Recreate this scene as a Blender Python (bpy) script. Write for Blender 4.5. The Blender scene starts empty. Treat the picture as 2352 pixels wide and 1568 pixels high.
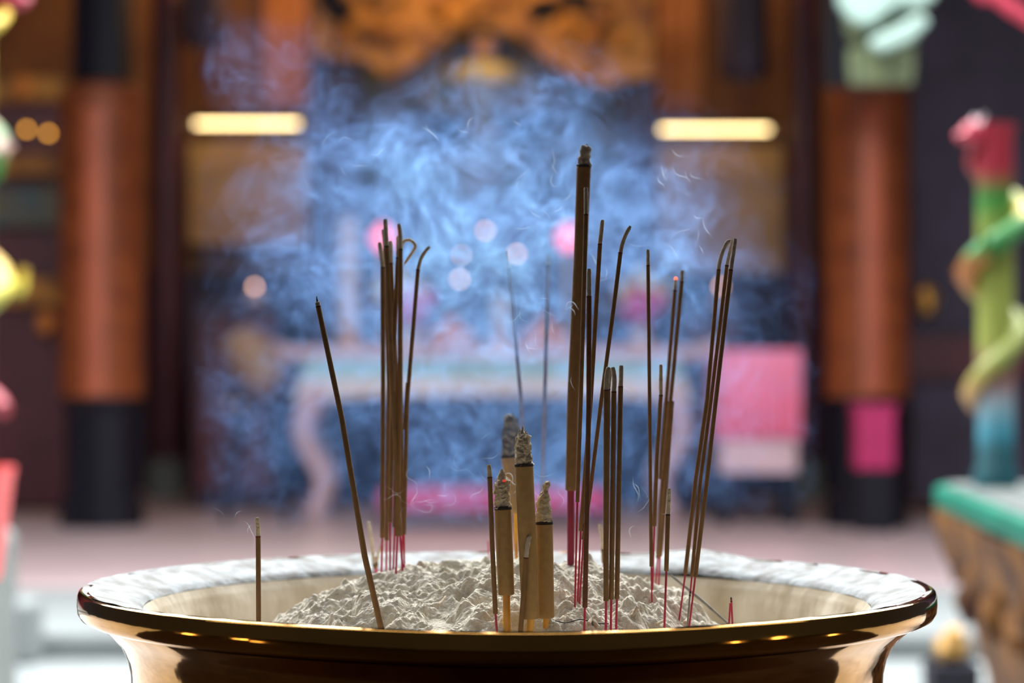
import bpy, math, random
import numpy as np
from mathutils import Vector, Matrix, noise
random.seed(7)
scn = bpy.context.scene
col = scn.collection

# ------------------------------------------------------------------ camera model
FPX = 5553.0
CAM = Vector((0.0028, -1.41, 1.326))
TH = math.atan((843 - 784) / FPX)
RIM = 1.20
def ray(px, py):
    u = (px - 1176) / FPX; v = (784 - py) / FPX
    return Vector((u, math.cos(TH) - v * math.sin(TH), math.sin(TH) + v * math.cos(TH)))
def at(px, py, Y):
    d = ray(px, py)
    return CAM + d * ((Y - CAM.y) / d.y)
def S(Y):
    return (Y - CAM.y) / FPX

# ------------------------------------------------------------------ materials
def new_mat(name):
    m = bpy.data.materials.new(name); m.use_nodes = True
    nt = m.node_tree
    return m, nt, nt.nodes['Principled BSDF']
def mat(name, color, rough=0.6, metal=0.0, var=0.0, vscale=30.0, bump=0.0, bscale=60.0, color2=None, detail=5.0,
        stretch=(1, 1, 1), emit=None, estr=0.0, spec=0.5, bdist=0.002):
    m, nt, b = new_mat(name)
    b.inputs['Roughness'].default_value = rough
    b.inputs['Metallic'].default_value = metal
    b.inputs['Specular IOR Level'].default_value = spec
    c = (*color, 1)
    b.inputs['Base Color'].default_value = c
    tc = nt.nodes.new('ShaderNodeTexCoord')
    mp = nt.nodes.new('ShaderNodeMapping'); mp.inputs['Scale'].default_value = stretch
    nt.links.new(tc.outputs['Object'], mp.inputs['Vector'])
    if var > 0 or color2:
        n = nt.nodes.new('ShaderNodeTexNoise'); n.inputs['Scale'].default_value = vscale; n.inputs['Detail'].default_value = detail
        nt.links.new(mp.outputs['Vector'], n.inputs['Vector'])
        r = nt.nodes.new('ShaderNodeValToRGB')
        r.color_ramp.elements[0].position = 0.35; r.color_ramp.elements[1].position = 0.65
        c2 = color2 if color2 else tuple(x * (1 - var) for x in color)
        r.color_ramp.elements[0].color = (*c2, 1)
        r.color_ramp.elements[1].color = c
        nt.links.new(n.outputs['Fac'], r.inputs['Fac']); nt.links.new(r.outputs['Color'], b.inputs['Base Color'])
    if bump > 0:
        n = nt.nodes.new('ShaderNodeTexNoise'); n.inputs['Scale'].default_value = bscale; n.inputs['Detail'].default_value = 4
        nt.links.new(mp.outputs['Vector'], n.inputs['Vector'])
        bp = nt.nodes.new('ShaderNodeBump'); bp.inputs['Strength'].default_value = bump; bp.inputs['Distance'].default_value = bdist
        nt.links.new(n.outputs['Fac'], bp.inputs['Height']); nt.links.new(bp.outputs['Normal'], b.inputs['Normal'])
    if emit:
        b.inputs['Emission Color'].default_value = (*emit, 1); b.inputs['Emission Strength'].default_value = estr
    return m
def ramp_mat(name, stops, rough=0.4, scale=1.0, wobble=0.0):
    """glaze colours banded by height on the object itself"""
    m, nt, b = new_mat(name)
    b.inputs['Roughness'].default_value = rough
    tc = nt.nodes.new('ShaderNodeTexCoord')
    sp = nt.nodes.new('ShaderNodeSeparateXYZ'); nt.links.new(tc.outputs['Object'], sp.inputs[0])
    n = nt.nodes.new('ShaderNodeTexNoise'); n.inputs['Scale'].default_value = 9.0; n.inputs['Detail'].default_value = 2
    nt.links.new(tc.outputs['Object'], n.inputs['Vector'])
    a = nt.nodes.new('ShaderNodeMath'); a.operation = 'MULTIPLY_ADD'; a.inputs[1].default_value = wobble; a.inputs[2].default_value = -wobble * 0.5
    nt.links.new(n.outputs['Fac'], a.inputs[0])
    ad = nt.nodes.new('ShaderNodeMath'); ad.operation = 'MULTIPLY_ADD'; ad.inputs[1].default_value = 1.0 / scale
    nt.links.new(sp.outputs['Z'], ad.inputs[0]); nt.links.new(a.outputs[0], ad.inputs[2])
    r = nt.nodes.new('ShaderNodeValToRGB'); els = r.color_ramp.elements
    els[0].position = stops[0][0]; els[0].color = (*stops[0][1], 1)
    els[1].position = stops[-1][0]; els[1].color = (*stops[-1][1], 1)
    for p, c in stops[1:-1]:
        e = els.new(p); e.color = (*c, 1)
    nt.links.new(ad.outputs[0], r.inputs['Fac']); nt.links.new(r.outputs['Color'], b.inputs['Base Color'])
    return m

M = {}
M['brass'] = mat('polished_brass', (0.60, 0.29, 0.062), 0.07, 1.0, var=0.3, vscale=14, bump=0.16, bscale=11, bdist=0.006)
M['ash_flange'] = mat('dusty_brass', (0.285, 0.305, 0.31), 0.6, 0.05, color2=(0.10, 0.092, 0.075), vscale=75, bump=0.7, bscale=150, spec=.12)
M['lining'] = mat('ash_crusted_wall', (0.72, 0.63, 0.49), 0.95, color2=(0.42, 0.33, 0.21), vscale=26, bump=0.6, bscale=60, stretch=(1, 1, .45), bdist=0.004)
M['ash'] = mat('incense_ash', (0.80, 0.72, 0.59), 0.95, var=0.25, vscale=120, bump=1.0, bscale=520, bdist=0.0022)
M['coat'] = mat('incense_paste', (0.205, 0.105, 0.038), 0.88, var=0.2, vscale=160, bump=0.3, bscale=900, bdist=0.0004)
M['coat_dark'] = mat('dark_incense_paste', (0.15, 0.055, 0.022), 0.85, var=0.25, vscale=160, bump=0.3, bscale=900, bdist=0.0004)
M['coat_fat'] = mat('thick_incense_paste', (0.36, 0.215, 0.082), 0.92, var=0.14, vscale=260, bump=0.35, bscale=900, bdist=0.0005)
M['core'] = mat('red_dyed_bamboo', (0.50, 0.015, 0.06), 0.55, var=0.3, vscale=120)
M['core_fat'] = mat('crimson_dyed_bamboo', (0.26, 0.01, 0.04), 0.6, var=0.3, vscale=120)
M['core_gold'] = mat('yellow_dyed_bamboo', (0.85, 0.42, 0.01), 0.35, color2=(0.45, 0.18, 0.01), vscale=150, stretch=(1, 1, .3))
M['tip_ash'] = mat('burnt_ash_tip', (0.48, 0.40, 0.31), 0.95, var=0.3, vscale=400, bump=0.6, bscale=900, bdist=0.0006)
M['tip_pale'] = mat('pale_ash_tip', (0.66, 0.54, 0.39), 0.95, var=0.3, vscale=300, bump=0.9, bscale=500, bdist=0.0012)
M['tip_dark'] = mat('charred_ash_tip', (0.05, 0.045, 0.04), 0.95, color2=(0.26, 0.23, 0.20), vscale=120, bump=0.9, bscale=400, bdist=0.0012)
M['char'] = mat('char_line', (0.018, 0.010, 0.009), 0.9)
M['char_red'] = mat('reddish_char_line', (0.12, 0.012, 0.01), 0.9)
M['ember'] = mat('glowing_ember', (0.5, 0.05, 0.01), 0.8, emit=(1.0, 0.16, 0.06), estr=2.2)
M['ember_dim'] = mat('dull_red_ember', (0.4, 0.05, 0.03), 0.8, emit=(1.0, 0.07, 0.04), estr=0.55)
M['grey_twig'] = mat('grey_burnt_stick', (0.30, 0.28, 0.24), 0.9, var=0.3, vscale=200)
M['dark_wire'] = mat('dark_wire', (0.05, 0.05, 0.05), 0.6)

# ------------------------------------------------------------------ mesh builder
ORG = {}
class MB:
    def __init__(self): self.v = []; self.f = []
    def add(self, vs, fs):
        o = len(self.v); self.v += [Vector(p) for p in vs]; self.f += [tuple(i + o for i in q) for q in fs]
    def box(self, c, s, rz=0.0, rot=None):
        R = rot if rot else Matrix.Rotation(rz, 3, 'Z')
        vs = [Vector(c) + R @ Vector((sx * s[0] / 2, sy * s[1] / 2, sz * s[2] / 2)) for sx in (-1, 1) for sy in (-1, 1) for sz in (-1, 1)]
        self.add(vs, [(0, 1, 3, 2), (4, 6, 7, 5), (0, 4, 5, 1), (2, 3, 7, 6), (0, 2, 6, 4), (1, 5, 7, 3)])
    def sweep(self, pts, rad, seg=12, cap=True, rough=0.0, flat=1.0):
        pts = [Vector(p) for p in pts]; n = len(pts)
        if not isinstance(rad, (list, tuple)): rad = [rad] * n
        t0 = (pts[1] - pts[0]).normalized()
        a = Vector((0, 1, 0)) if abs(t0.y) < 0.9 else Vector((1, 0, 0))
        nrm = (a - t0 * a.dot(t0)).normalized()
        vs = []
        for i in range(n):
            t = (pts[min(i + 1, n - 1)] - pts[max(i - 1, 0)])
            t = t.normalized() if t.length > 1e-9 else t0
            nrm = (nrm - t * nrm.dot(t))
            nrm = nrm.normalized() if nrm.length > 1e-9 else t.orthogonal().normalized()
            b = t.cross(nrm)
            for k in range(seg):
                an = 2 * math.pi * k / seg
                q = nrm * math.cos(an) * flat + b * math.sin(an)
                r = rad[i]
                if rough: r *= 1 + rough * noise.noise(pts[i] * 900 + q * 2.3)
                vs.append(pts[i] + q * r)
        fs = [(i * seg + k, i * seg + (k + 1) % seg, (i + 1) * seg + (k + 1) % seg, (i + 1) * seg + k) for i in range(n - 1) for k in range(seg)]
        if cap:
            fs.append(tuple(reversed(range(seg)))); fs.append(tuple(range((n - 1) * seg, n * seg)))
        self.add(vs, fs)
    def lathe(self, prof, c=(0, 0, 0), seg=64, cap=True, fn=None, flat=1.0):
        c = Vector(c); vs = []
        for r, z in prof:
            for k in range(seg):
                an = 2 * math.pi * k / seg
                rr = r * (fn(an, z) if fn else 1)
                vs.append(c + Vector((rr * math.cos(an), rr * math.sin(an) * flat, z)))
        n = len(prof)
        fs = [(i * seg + k, i * seg + (k + 1) % seg, (i + 1) * seg + (k + 1) % seg, (i + 1) * seg + k) for i in range(n - 1) for k in range(seg)]
        if cap:
            fs.append(tuple(reversed(range(seg)))); fs.append(tuple(range((n - 1) * seg, n * seg)))
        self.add(vs, fs)
    def ball(self, c, r, seg=16, sc=(1, 1, 1), bumpy=0.0):
        c = Vector(c); rings = seg // 2; vs = []
        for i in range(rings + 1):
            ph = math.pi * i / rings
            for k in range(seg):
                an = 2 * math.pi * k / seg
                d = Vector((math.sin(ph) * math.cos(an), math.sin(ph) * math.sin(an), -math.cos(ph)))
                rr = r * (1 + bumpy * noise.noise(d * 2.5 + c * 31))
                vs.append(c + Vector((d.x * sc[0], d.y * sc[1], d.z * sc[2])) * rr)
        self.add(vs, [(i * seg + k, i * seg + (k + 1) % seg, (i + 1) * seg + (k + 1) % seg, (i + 1) * seg + k) for i in range(rings) for k in range(seg)])
    def prism(self, poly, y0, y1):
        n = len(poly)
        vs = [Vector((x, y0, z)) for x, z in poly] + [Vector((x, y1, z)) for x, z in poly]
        self.add(vs, [tuple(range(n)), tuple(reversed(range(n, 2 * n)))] + [(i, i + n, (i + 1) % n + n, (i + 1) % n) for i in range(n)])
    def build(self, name, m, parent=None, smooth=False, base=None, bevel=0.0):
        if parent is not None: org = ORG[parent.name]
        elif base is not None: org = Vector(base)
        else:
            xs = [p.x for p in self.v]; ys = [p.y for p in self.v]; zs = [p.z for p in self.v]
            org = Vector(((min(xs) + max(xs)) / 2, (min(ys) + max(ys)) / 2, min(zs)))
        me = bpy.data.meshes.new(name)
        me.from_pydata([tuple(p - org) for p in self.v], [], self.f)
        me.validate(); me.update()
        if smooth:
            me.polygons.foreach_set('use_smooth', [True] * len(me.polygons))
        me.materials.append(m)
        o = bpy.data.objects.new(name, me); col.objects.link(o)
        if parent is not None: o.parent = parent
        else: o.location = org
        ORG[o.name] = org
        if smooth:
            try:
                me.set_sharp_from_angle(angle=math.radians(50))
            except Exception: pass
        if bevel > 0:
            b = o.modifiers.new('edge', 'BEVEL'); b.width = bevel; b.segments = 2
        return o
def tag(o, label, cat=None, group=None, kind=None):
    o['label'] = label
    if cat: o['category'] = cat
    if group: o['group'] = group
    if kind: o['kind'] = kind
    return o
def thing(name, loc, label, cat, group=None):
    o = bpy.data.objects.new(name, None); col.objects.link(o); o.location = loc
    o.empty_display_size = 0.05
    ORG[o.name] = Vector(loc)
    return tag(o, label, cat, group)
def interp(tab, x):
    if x <= tab[0][0]: return tab[0][1]
    for (a, va), (b, vb) in zip(tab, tab[1:]):
        if x <= b:
            t = (x - a) / (b - a); t = t * t * (3 - 2 * t) * 0.4 + t * 0.6
            return va + (vb - va) * t
    return tab[-1][1]
def spline(pts, n=8):
    pts = [Vector(p) for p in pts]; out = []
    P = [pts[0] * 2 - pts[1]] + pts + [pts[-1] * 2 - pts[-2]]
    for i in range(1, len(P) - 2):
        p0, p1, p2, p3 = P[i - 1], P[i], P[i + 1], P[i + 2]
        for k in range(n):
            t = k / n
            out.append(0.5 * ((2 * p1) + (p2 - p0) * t + (2 * p0 - 5 * p1 + 4 * p2 - p3) * t * t + (3 * p1 - p0 - 3 * p2 + p3) * t ** 3))
    out.append(pts[-1]); return out

# ------------------------------------------------------------------ incense burner
FLOOR = 0.51          # hall floor
GROUND = 0.40         # courtyard paving
burner = thing('incense_burner', (0, 0, GROUND), 'large polished brass incense burner bowl with dusty flared rim, full of pale ash', 'incense burner')
R = 0.250
def wob(an, z):
    return 1.0
def rim_z(x, y):      # slightly dented rim
    return 0.0045 * math.exp(-(((x - 0.128) / 0.022) ** 2 + ((y - 0.214) / 0.05) ** 2)) - 0.0018 * math.exp(-(((x - .02) / 0.10) ** 2 + ((y + 0.25) / 0.12) ** 2))
def dent(mb):
    for p in mb.v: p.z += rim_z(p.x, p.y)
lip = MB()
prof = [(0.2435, -.0005), (0.2470, 0.0), (0.2492, -.0012), (0.2500, -.0035), (0.2502, -.0085), (0.2498, -.0125), (0.2482, -.0152), (0.2450, -.0168), (0.2380, -.0185)]
lip.lathe(list(reversed([(r * .987, RIM + z) for r, z in prof])), seg=192, cap=False); dent(lip)
lip_o = lip.build('rim', M['brass'], burner, True)
fl = MB()
prof = [(0.2125, -.0110), (0.2150, -.0085), (0.2185, -.0070), (0.226, -.0050), (0.236, -.0022), (0.2438, -.0004), (0.2470, 0.0002)]
fl.lathe([(r * .987, RIM + z) for r, z in prof], seg=192, cap=False)
for p in fl.v: p.z += 0.0007 * noise.noise(p * 60)
dent(fl)
fo = fl.build('rim_flange', M['ash_flange'], burner, True); fo['label'] = 'dusty whitish top of the rim'
ln = MB()
pr = [(0.2128, -.0112), (0.2095, -.016), (0.2070, -.024), (0.2055, -.036), (0.205, -.055), (0.205, -.08), (0.20, -.12), (0.16, -.16), (0.0, -.17)]
pts = []
for (r0, z0), (r1, z1) in zip(pr, pr[1:]):
    for k in range(6): pts.append((r0 + (r1 - r0) * k / 6, z0 + (z1 - z0) * k / 6))
ln.lathe(list(reversed([(r * .987, RIM + z) for r, z in pts])), seg=220, cap=False)
for p in ln.v:
    d = Vector((p.x, p.y, 0))
    if d.length > 0.187:
        f = 0.0016 * noise.noise(Vector((p.x * 38, p.y * 38, p.z * 20))) + 0.0009 * noise.noise(p * 110)
        f *= min(1, max(0, (RIM - 0.0112 - p.z) / 0.01))
        p -= d.normalized() * (f + 0.0004)
lo = ln.build('inner_wall', M['lining'], burner, True); lo['label'] = 'cream ash-crusted inside of the bowl'
body = MB()
pb = [(0.2385, -.0183), (0.2365, -.0205), (0.2310, -.0250), (0.2255, -.0310), (0.2215, -.0390), (0.2195, -.0480), (0.2190, -.058), (0.2195, -.070), (0.224, -.095), (0.238, -.13),
      (0.252, -.18), (0.255, -.24), (0.24, -.31), (0.20, -.38), (0.14, -.42), (0.10, -.45), (0.085, -.50), (0.085, -.60), (0.11, -.68), (0.16, -.73), (0.20, -.76), (0.21, -.80)]
body.lathe(list(reversed([(r * .987, RIM + z) for r, z in pb])), seg=160, cap=False)
body.build('bowl_body', M['brass'], burner, True)

# ------------------------------------------------------------------ ash mound
TL = [(0, .0105), (.045, .0085), (.07, .0045), (.095, -.003), (.113, -.008), (.125, -.014), (.133, -.020), (.15, -.036), (.17, -.048), (.205, -.054)]
TR = [(0, .0105), (.045, .0095), (.06, .006), (.082, .0005), (.105, -.008), (.113, -.015), (.12, -.024), (.14, -.038), (.17, -.048), (.205, -.054)]
DENTS = [(random.uniform(-.11, .11), random.uniform(-.115, .03), random.uniform(.005, .012), random.uniform(.003, .0075)) for _ in range(60)]
LUMPS = [(random.uniform(-.12, .11), random.uniform(-.12, .04), random.uniform(.0015, .0045), random.uniform(.0006, .0020)) for _ in range(260)]
# the hollow beside the leaning stick
DENTS += [(-.045, -.055, .013, .006), (-.03, -.062, .009, .004), (.035, -.03, .010, .005)]
LUMPS += [(-.020, .012, .016, .003), (.045, .012, .016, .002)]
def h_smooth(x, y):
    r = math.hypot(x, (y - 0.008) * 0.97)
    w = 0.5 + 0.5 * math.tanh(x / 0.03)
    return interp(TL, r) * (1 - w) + interp(TR, r) * w
def h_ash(x, y):
    h = h_smooth(x, y)
    r = math.hypot(x, y)
    k = 1.0 if r < .135 else max(0.25, 1 - (r - .135) / .05)
    n = noise.noise(Vector((x * 26, y * 30, 1.7))) * .0030
    wx = noise.noise(Vector((x * 50, y * 50, 11.0))) * .007; wy = noise.noise(Vector((x * 50, y * 50, 17.0))) * .007
    a = abs(noise.noise(Vector(((x + wx) * 58, (y + wy) * 70, 4.1)))) * 2.2 - .5
    n += a * .0026
    b = abs(noise.noise(Vector(((x + wx) * 125 + 5, (y + wy) * 140, 9.1)))) * 2.2 - .5
    n += b * .0021
    c = abs(noise.noise(Vector(((x + wx) * 270, (y + wy) * 290, 2.2)))) * 2.2 - .5
    n += c * .0009 * (1 - .4 * a)
    n += noise.noise(Vector((x * 520, y * 540, 6.2))) * .0005 + noise.noise(Vector((x * 900, y * 900, 3.2))) * .0003
    for dx, dy, s, d in DENTS:
        q = ((x - dx) / s) ** 2 + ((y - dy) / (s * 1.25)) ** 2
        if q < 3.5: n -= d * math.exp(-q * q)
    for dx, dy, s, d in LUMPS:
        q = ((x - dx) / s) ** 2 + ((y - dy) / s) ** 2
        if q < 3: n += d * math.exp(-q * q)
    n = max(-.011, n)
    return h + n * k - .0004
def build_ash():
    xs = np.sinh(np.linspace(-1.6, 1.6, 400)) / np.sinh(1.6) * .2035
    t = np.linspace(0, 1, 400)
    ys = np.concatenate([np.linspace(-.2035, -.135, 18)[:-1], np.linspace(-.135, .045, 310)[:-1], np.linspace(.045, .2035, 60)])
    xs = np.concatenate([np.linspace(-.2035, -.14, 22)[:-1], np.linspace(-.14, .13, 420)[:-1], np.linspace(.13, .2035, 26)])
    idx = {}; vs = []; fs = []
    for i, x in enumerate(xs):
        for j, y in enumerate(ys):
            if x * x + y * y < .2005 ** 2:
                idx[i, j] = len(vs); vs.append((x, y, h_ash(x, y)))
    for i in range(len(xs) - 1):
        for j in range(len(ys) - 1):
            q = [(i, j), (i + 1, j), (i + 1, j + 1), (i, j + 1)]
            if all(k in idx for k in q): fs.append(tuple(idx[k] for k in q))
    me = bpy.data.meshes.new('ash_mound'); me.from_pydata(vs, [], fs); me.update()
    me.polygons.foreach_set('use_smooth', [True] * len(me.polygons))
    me.materials.append(M['ash'])
    o = bpy.data.objects.new('ash_mound', me); o.location = (0, 0, RIM); col.objects.link(o)
    tag(o, 'lumpy heap of pale grey incense ash filling the brass bowl', 'ash', kind='stuff')
build_ash()
def ash_hit(px, py):
    d = ray(px, py)
    Y = -0.24
    while Y < 0.19:
        p = CAM + d * ((Y - CAM.y) / d.y)
        if math.hypot(p.x, p.y) < .20 and p.z < RIM + h_smooth(p.x, p.y) : return Y
        Y += 0.001
    return None

# ------------------------------------------------------------------ incense sticks
def dens(pts, step=0.004):
    out = []
    for a, b in zip(pts, pts[1:]):
        n = max(1, int((b - a).length / step))
        for k in range(n): out.append(a.lerp(b, k / n))
    out.append(pts[-1]); return out
def stick(label, base, coat, burn, tip, w, Y=None, lean=0.0, mid=None, cw=None, core='core', coatm='coat', tipm='tip_ash', name='incense_stick',
          cat='incense stick', group='thin incense sticks', ring='char', w0=None, ember=False, bent=False, front=0.0, spike=None):
    """pixel outline of one stick: base in the ash, lower end of the paste, burn line, ash tip points"""
    if Y is None:
        Y = ash_hit(*base)
        if Y is None: Y = 0.06
        Y -= front
    ytop = tip[-1][1]
    def P(q, extra=0.0):
        f = (base[1] - q[1]) / max(1.0, base[1] - ytop)
        return at(q[0], q[1], Y + lean * f + extra)
    s = S(Y)
    pb = P(base)
    hz = RIM + h_smooth(pb.x, pb.y)
    p2 = P(coat if coat else burn)
    dirn = (p2 - pb).normalized()
    depth = max(0.012, pb.z - hz + 0.012)
    root_p = pb - dirn * (depth / max(.3, dirn.z))
    o = thing(name, root_p, label, cat, group)
    r = w * s / 2; r0 = (w0 or w) * s / 2
    rc = (cw if cw else w * 0.46) * s / 2
    body_pts = ([P(coat)] if coat else [root_p]) + [P(q) for q in (mid or [])] + [P(burn)]
    if coat:
        mb = MB(); pc = P(coat)
        mb.sweep(dens([root_p, pc, pc + (body_pts[1] - pc).normalized() * 0.006], .01), rc, 10)
        mb.build('bamboo_core', M[core], o, True)
    mb = MB()
    bp = dens(body_pts, .006); n = len(bp)
    rad = []
    for i, p in enumerate(bp):
        t = i / max(1, n - 1)
        rad.append((r0 + (r - r0) * t) * (1 + 0.05 * noise.noise(p * 140)))
    seg = 28 if w > 20 else 14
    if coat:
        e = (bp[1] - bp[0]).normalized()
        bp = [bp[0] + e * (-r0 * .25)] + bp; rad = [r0 * .70] + rad
    mb.sweep(bp, rad, seg)
    mb.build('incense_paste', M[coatm], o, True)
    if ring:
        mb = MB(); e = (bp[-1] - bp[-2]).normalized(); L = (3.5 if w < 20 else 6) * s
        mb.sweep([bp[-1] - e * L * .6, bp[-1] - e * L * .3, bp[-1] + e * L * .3, bp[-1] + e * L * .6], [r * .9, r * 1.05, r * 1.04, r * .88], seg)
        mb.build('char_line', M[ring], o, True)
    if tip and not ember:
        mb = MB(); tp = spline([bp[-1]] + [P(q) for q in tip], 7) if len(tip) > 1 else dens([bp[-1], P(tip[0])], .0012)
        n = len(tp); rr = []
        for i, p in enumerate(tp):
            t = i / (n - 1)
            rr.append(r * (.95 - .07 * t) * (1 + .07 * noise.noise(p * 500)) * (1 if t < .93 else .75))
        mb.sweep(tp, rr, 12, rough=.10)
        mb.build('ash_tip', M[tipm], o, True)
    elif ember:
        mb = MB(); tp = dens([bp[-1], P(tip[0])], .0015)
        mb.sweep(tp, [r * .8] * len(tp), 12, rough=.2)
        a = mb.build('ash_tip', M['tip_ash'], o, True)
        mb = MB(); mb.ball(P(tip[0]), r * .95, 12, bumpy=.2)
        e = mb.build('ember', M['ember'], o, True); e['label'] = 'glowing orange ember'
    if spike:
        mb = MB(); mb.sweep([P(q) for q in spike], [r * .45, r * .12], 8)
        mb.build('charred_point', M['char'], o, True)
    return o

LG = 'thin incense sticks in the ash'
# single sticks on the left
stick('short incense stick standing alone near the rim, far left of the ash heap', (594, 1440), None, (593, 1232), [(592.5, 1210), (590, 1188)], 11.5, Y=-.075, tipm='tip_pale', ring='char_red')
stick('long dark stick leaning left by itself, with a charred needle point', (877, 1437), None, (731, 704), [(730, 698), (729, 693)], 12, w0=14.5, Y=-.112, mid=[(838, 1278), (785, 960)],
      coatm='coat', tipm='tip_ash', ring='char', spike=[(729, 694), (727, 680)])
# left bundle
LB = 'in the tall left bundle'
stick('tall stick leaning right, its ash tip the highest in the left bundle', (927, 1336), (919, 1229), (888, 566), [(886, 530), (885, 503)], 11, Y=.02, mid=[(901, 880)])
stick('leftmost stick of the tall left bundle, with a short ash tip curving left', (876, 1322), (878, 1234), (879, 615), [(876, 585), (872, 556)], 10.5, Y=.04, mid=[(880, 880)])
stick('stick hidden just behind the highest one in the left bundle, ash tip peeking out left', (887, 1325), (888, 1240), (885, 572), [(880, 527)], 10, Y=.05, mid=[(893, 880)])
stick('left bundle stick with a small pale ash tip between the two tall tips', (902, 1338), (907, 1210), (898, 605), [(898, 580), (896, 553)], 9.5, Y=.03, mid=[(911, 880)])
stick('upright stick in the left bundle with a tall, slightly hooked grey ash tip', (909, 1325), (913, 1230), (920, 573), [(919, 540), (916, 514)], 11, Y=.02, mid=[(919, 880)])
stick('left bundle stick whose ash end shows just left of the hooked tip', (896, 1345), (896, 1199), (914, 592), [(914, 542)], 10, Y=.025, mid=[(907, 692), (900, 900)])
stick('left bundle stick whose long ash curls over and folds back down', (922, 1322), (925, 1222), (921, 582), [(925, 557), (940, 551), (952, 560), (953, 569), (941, 588), (928, 607)], 8.5, Y=.035, mid=[(921, 900)], tipm='tip_pale')
stick('rightmost stick of the left bundle, bent grey ash tip pointing right', (929, 1336), (928, 1226), (960, 620), [(966, 596), (975, 580), (987, 566)], 9.5, Y=.03, mid=[(936, 880), (930, 985)], ring='char_red')
# burnt out sticks behind the left bundle
BO = 'burnt-out sticks behind the heap'
stick('burnt-out stick with a pale ash end, behind the leaning dark stick', (862, 1335), (862, 1305), (860, 1296), [(858, 1285), (853, 1240), (847, 1197)], 10, Y=.12, tipm='tip_pale')
stick('burnt-out stub with thin ash tilting right, behind the left bundle', (868, 1335), (866, 1300), (865, 1292), [(870, 1268), (880, 1245)], 7.5, Y=.12, tipm='tip_pale')
# centre
stick('thin stick close on the left of the fat incense trio', (1141, 1446), (1138, 1408), (1125, 1096), [(1124, 1080), (1122, 1067)], 11.5, Y=-.118, mid=[(1130, 1240)], ring='char_red')
stick('short tilted stick with blue-grey ash tip in front of the tallest fat stick', (1196, 1446), None, (1208, 1281), [(1211, 1258), (1214, 1240), (1217, 1231)], 11.5, Y=-.122, ring='char_red', tipm='tip_ash')
stick('blurred tall stick leaning left behind the fat trio', (1222, 1330), None, (1169, 618), [(1166, 596), (1164, 576)], 9, Y=.125, mid=[(1197, 920)])
stick('blurred upright stick behind the right fat stick', (1240, 1330), None, (1259, 610), [(1260, 586)], 9.5, Y=.125, mid=[(1251, 920)])
# right of centre
stick('tall thin stick running up the front of the fat crimson-stemmed stick', (1321, 1366), (1326, 1152), (1346, 493), [(1346, 460), (1345.5, 430)], 10.5, w0=9.5, front=.012, mid=[(1334, 920), (1340, 710)], ring='char_red')
stick('tall stick right of the fat crimson-stemmed one, straight ash tip tilted right', (1327, 1372), (1334, 1218), (1378, 561), [(1381, 532), (1384, 505)], 10.5, w0=10, mid=[(1358, 900), (1369, 710)], ring='char_red')
stick('tall stick leaning right with a curved ash tip and frayed end', (1332, 1373), (1340, 1238), (1425, 581), [(1430, 558), (1438, 537), (1448, 519)], 10, w0=9, mid=[(1357, 1116), (1381, 920), (1409, 710)], ring='char_red')
stick('dark reddish stick in front of the tall ones, pale straight ash tip', (1342, 1446), (1343.5, 1394), (1353, 681), [(1353, 648), (1353, 617)], 12, Y=-.115, mid=[(1352.5, 920)], coatm='coat_dark', ring='char_red')
G3 = 'trio of even sticks'
stick('left stick of the even front trio, its ash tip bowing right', (1391.5, 1446), (1392, 1379), (1392.5, 896), [(1393.5, 870), (1396, 852), (1399, 843)], 12.5, Y=-.117, ring='char_red')
stick('middle stick of the even front trio, ash tip bowing left', (1403, 1446), (1404, 1375), (1410, 900), [(1411, 872), (1409, 852), (1407, 843)], 12, Y=-.115, ring='char_red')
stick('right stick of the even front trio, with a short straight ash tip', (1415, 1446), (1417, 1374), (1425.5, 888), [(1426.5, 862), (1427, 839)], 11.5, Y=-.113, ring='char_red')
stick('slim stick tucked behind the gap between the left two of the front trio', (1393, 1436), (1393.5, 1378), (1399, 894), [(1401.5, 870), (1403.5, 850)], 6.5, Y=-.09)
stick('blurred burnt stub with a yellowish ash end, behind the front trio', (1386, 1335), (1386, 1292), (1385, 1262), [(1383, 1235), (1377, 1203)], 9, Y=.07, tipm='tip_pale')
# right group
stick('thin upright stick, leftmost of the right-hand group', (1497, 1372), (1496, 1300), (1488.5, 610), [(1488.5, 590), (1488, 573)], 8.5, mid=[(1492, 920)], ring='char_red')
stick('shorter stick with a dark ash tip and crimson stem in the right-hand group', (1499, 1342), (1503, 1207), (1518, 908), [(1518, 870), (1518, 837)], 9.5, mid=[(1509, 1050)], tipm='tip_ash', Y=-.02)
stick('right-hand group stick with a glowing orange ember at its end', (1506, 1340), (1511, 1281), (1550, 668), [(1552, 640)], 9, Y=.05, mid=[(1533, 920), (1516, 1100)], ember=True)
stick('right-hand group stick with blunt grey ash tip, beside the glowing one', (1513, 1342), (1516, 1276), (1566, 647), [(1567, 621)], 9.5, Y=.045, mid=[(1545, 920), (1523, 1100)], ring='char_red')
stick('short front stick with pale ash tip and long red stem, right of the trio', (1526, 1440), (1530.5, 1310), (1534, 1182), [(1536, 1150), (1537, 1121)], 10.8, Y=-.11, cw=5.2, tipm='tip_pale')
stick('left stick of the rightmost leaning three, ash tip hooked over to the right', (1563, 1401), (1574, 1318), (1650.5, 620), [(1653, 602), (1660, 578), (1670, 557), (1679, 553)], 9.6, mid=[(1598, 1100), (1624, 920)], ring='char_red')
stick('middle stick of the rightmost leaning three', (1580, 1423), (1589, 1323), (1669.5, 610), [(1676, 580), (1683, 551)], 8.8, mid=[(1609, 1100), (1633, 920)], Y=-.055)
stick('dark right stick of the rightmost leaning three, topmost ash tip', (1585, 1422), (1597, 1324), (1678.5, 620), [(1684, 585), (1689, 548)], 10.2, mid=[(1624, 1100), (1644, 920)], Y=-.06, ring='char_red')

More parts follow.
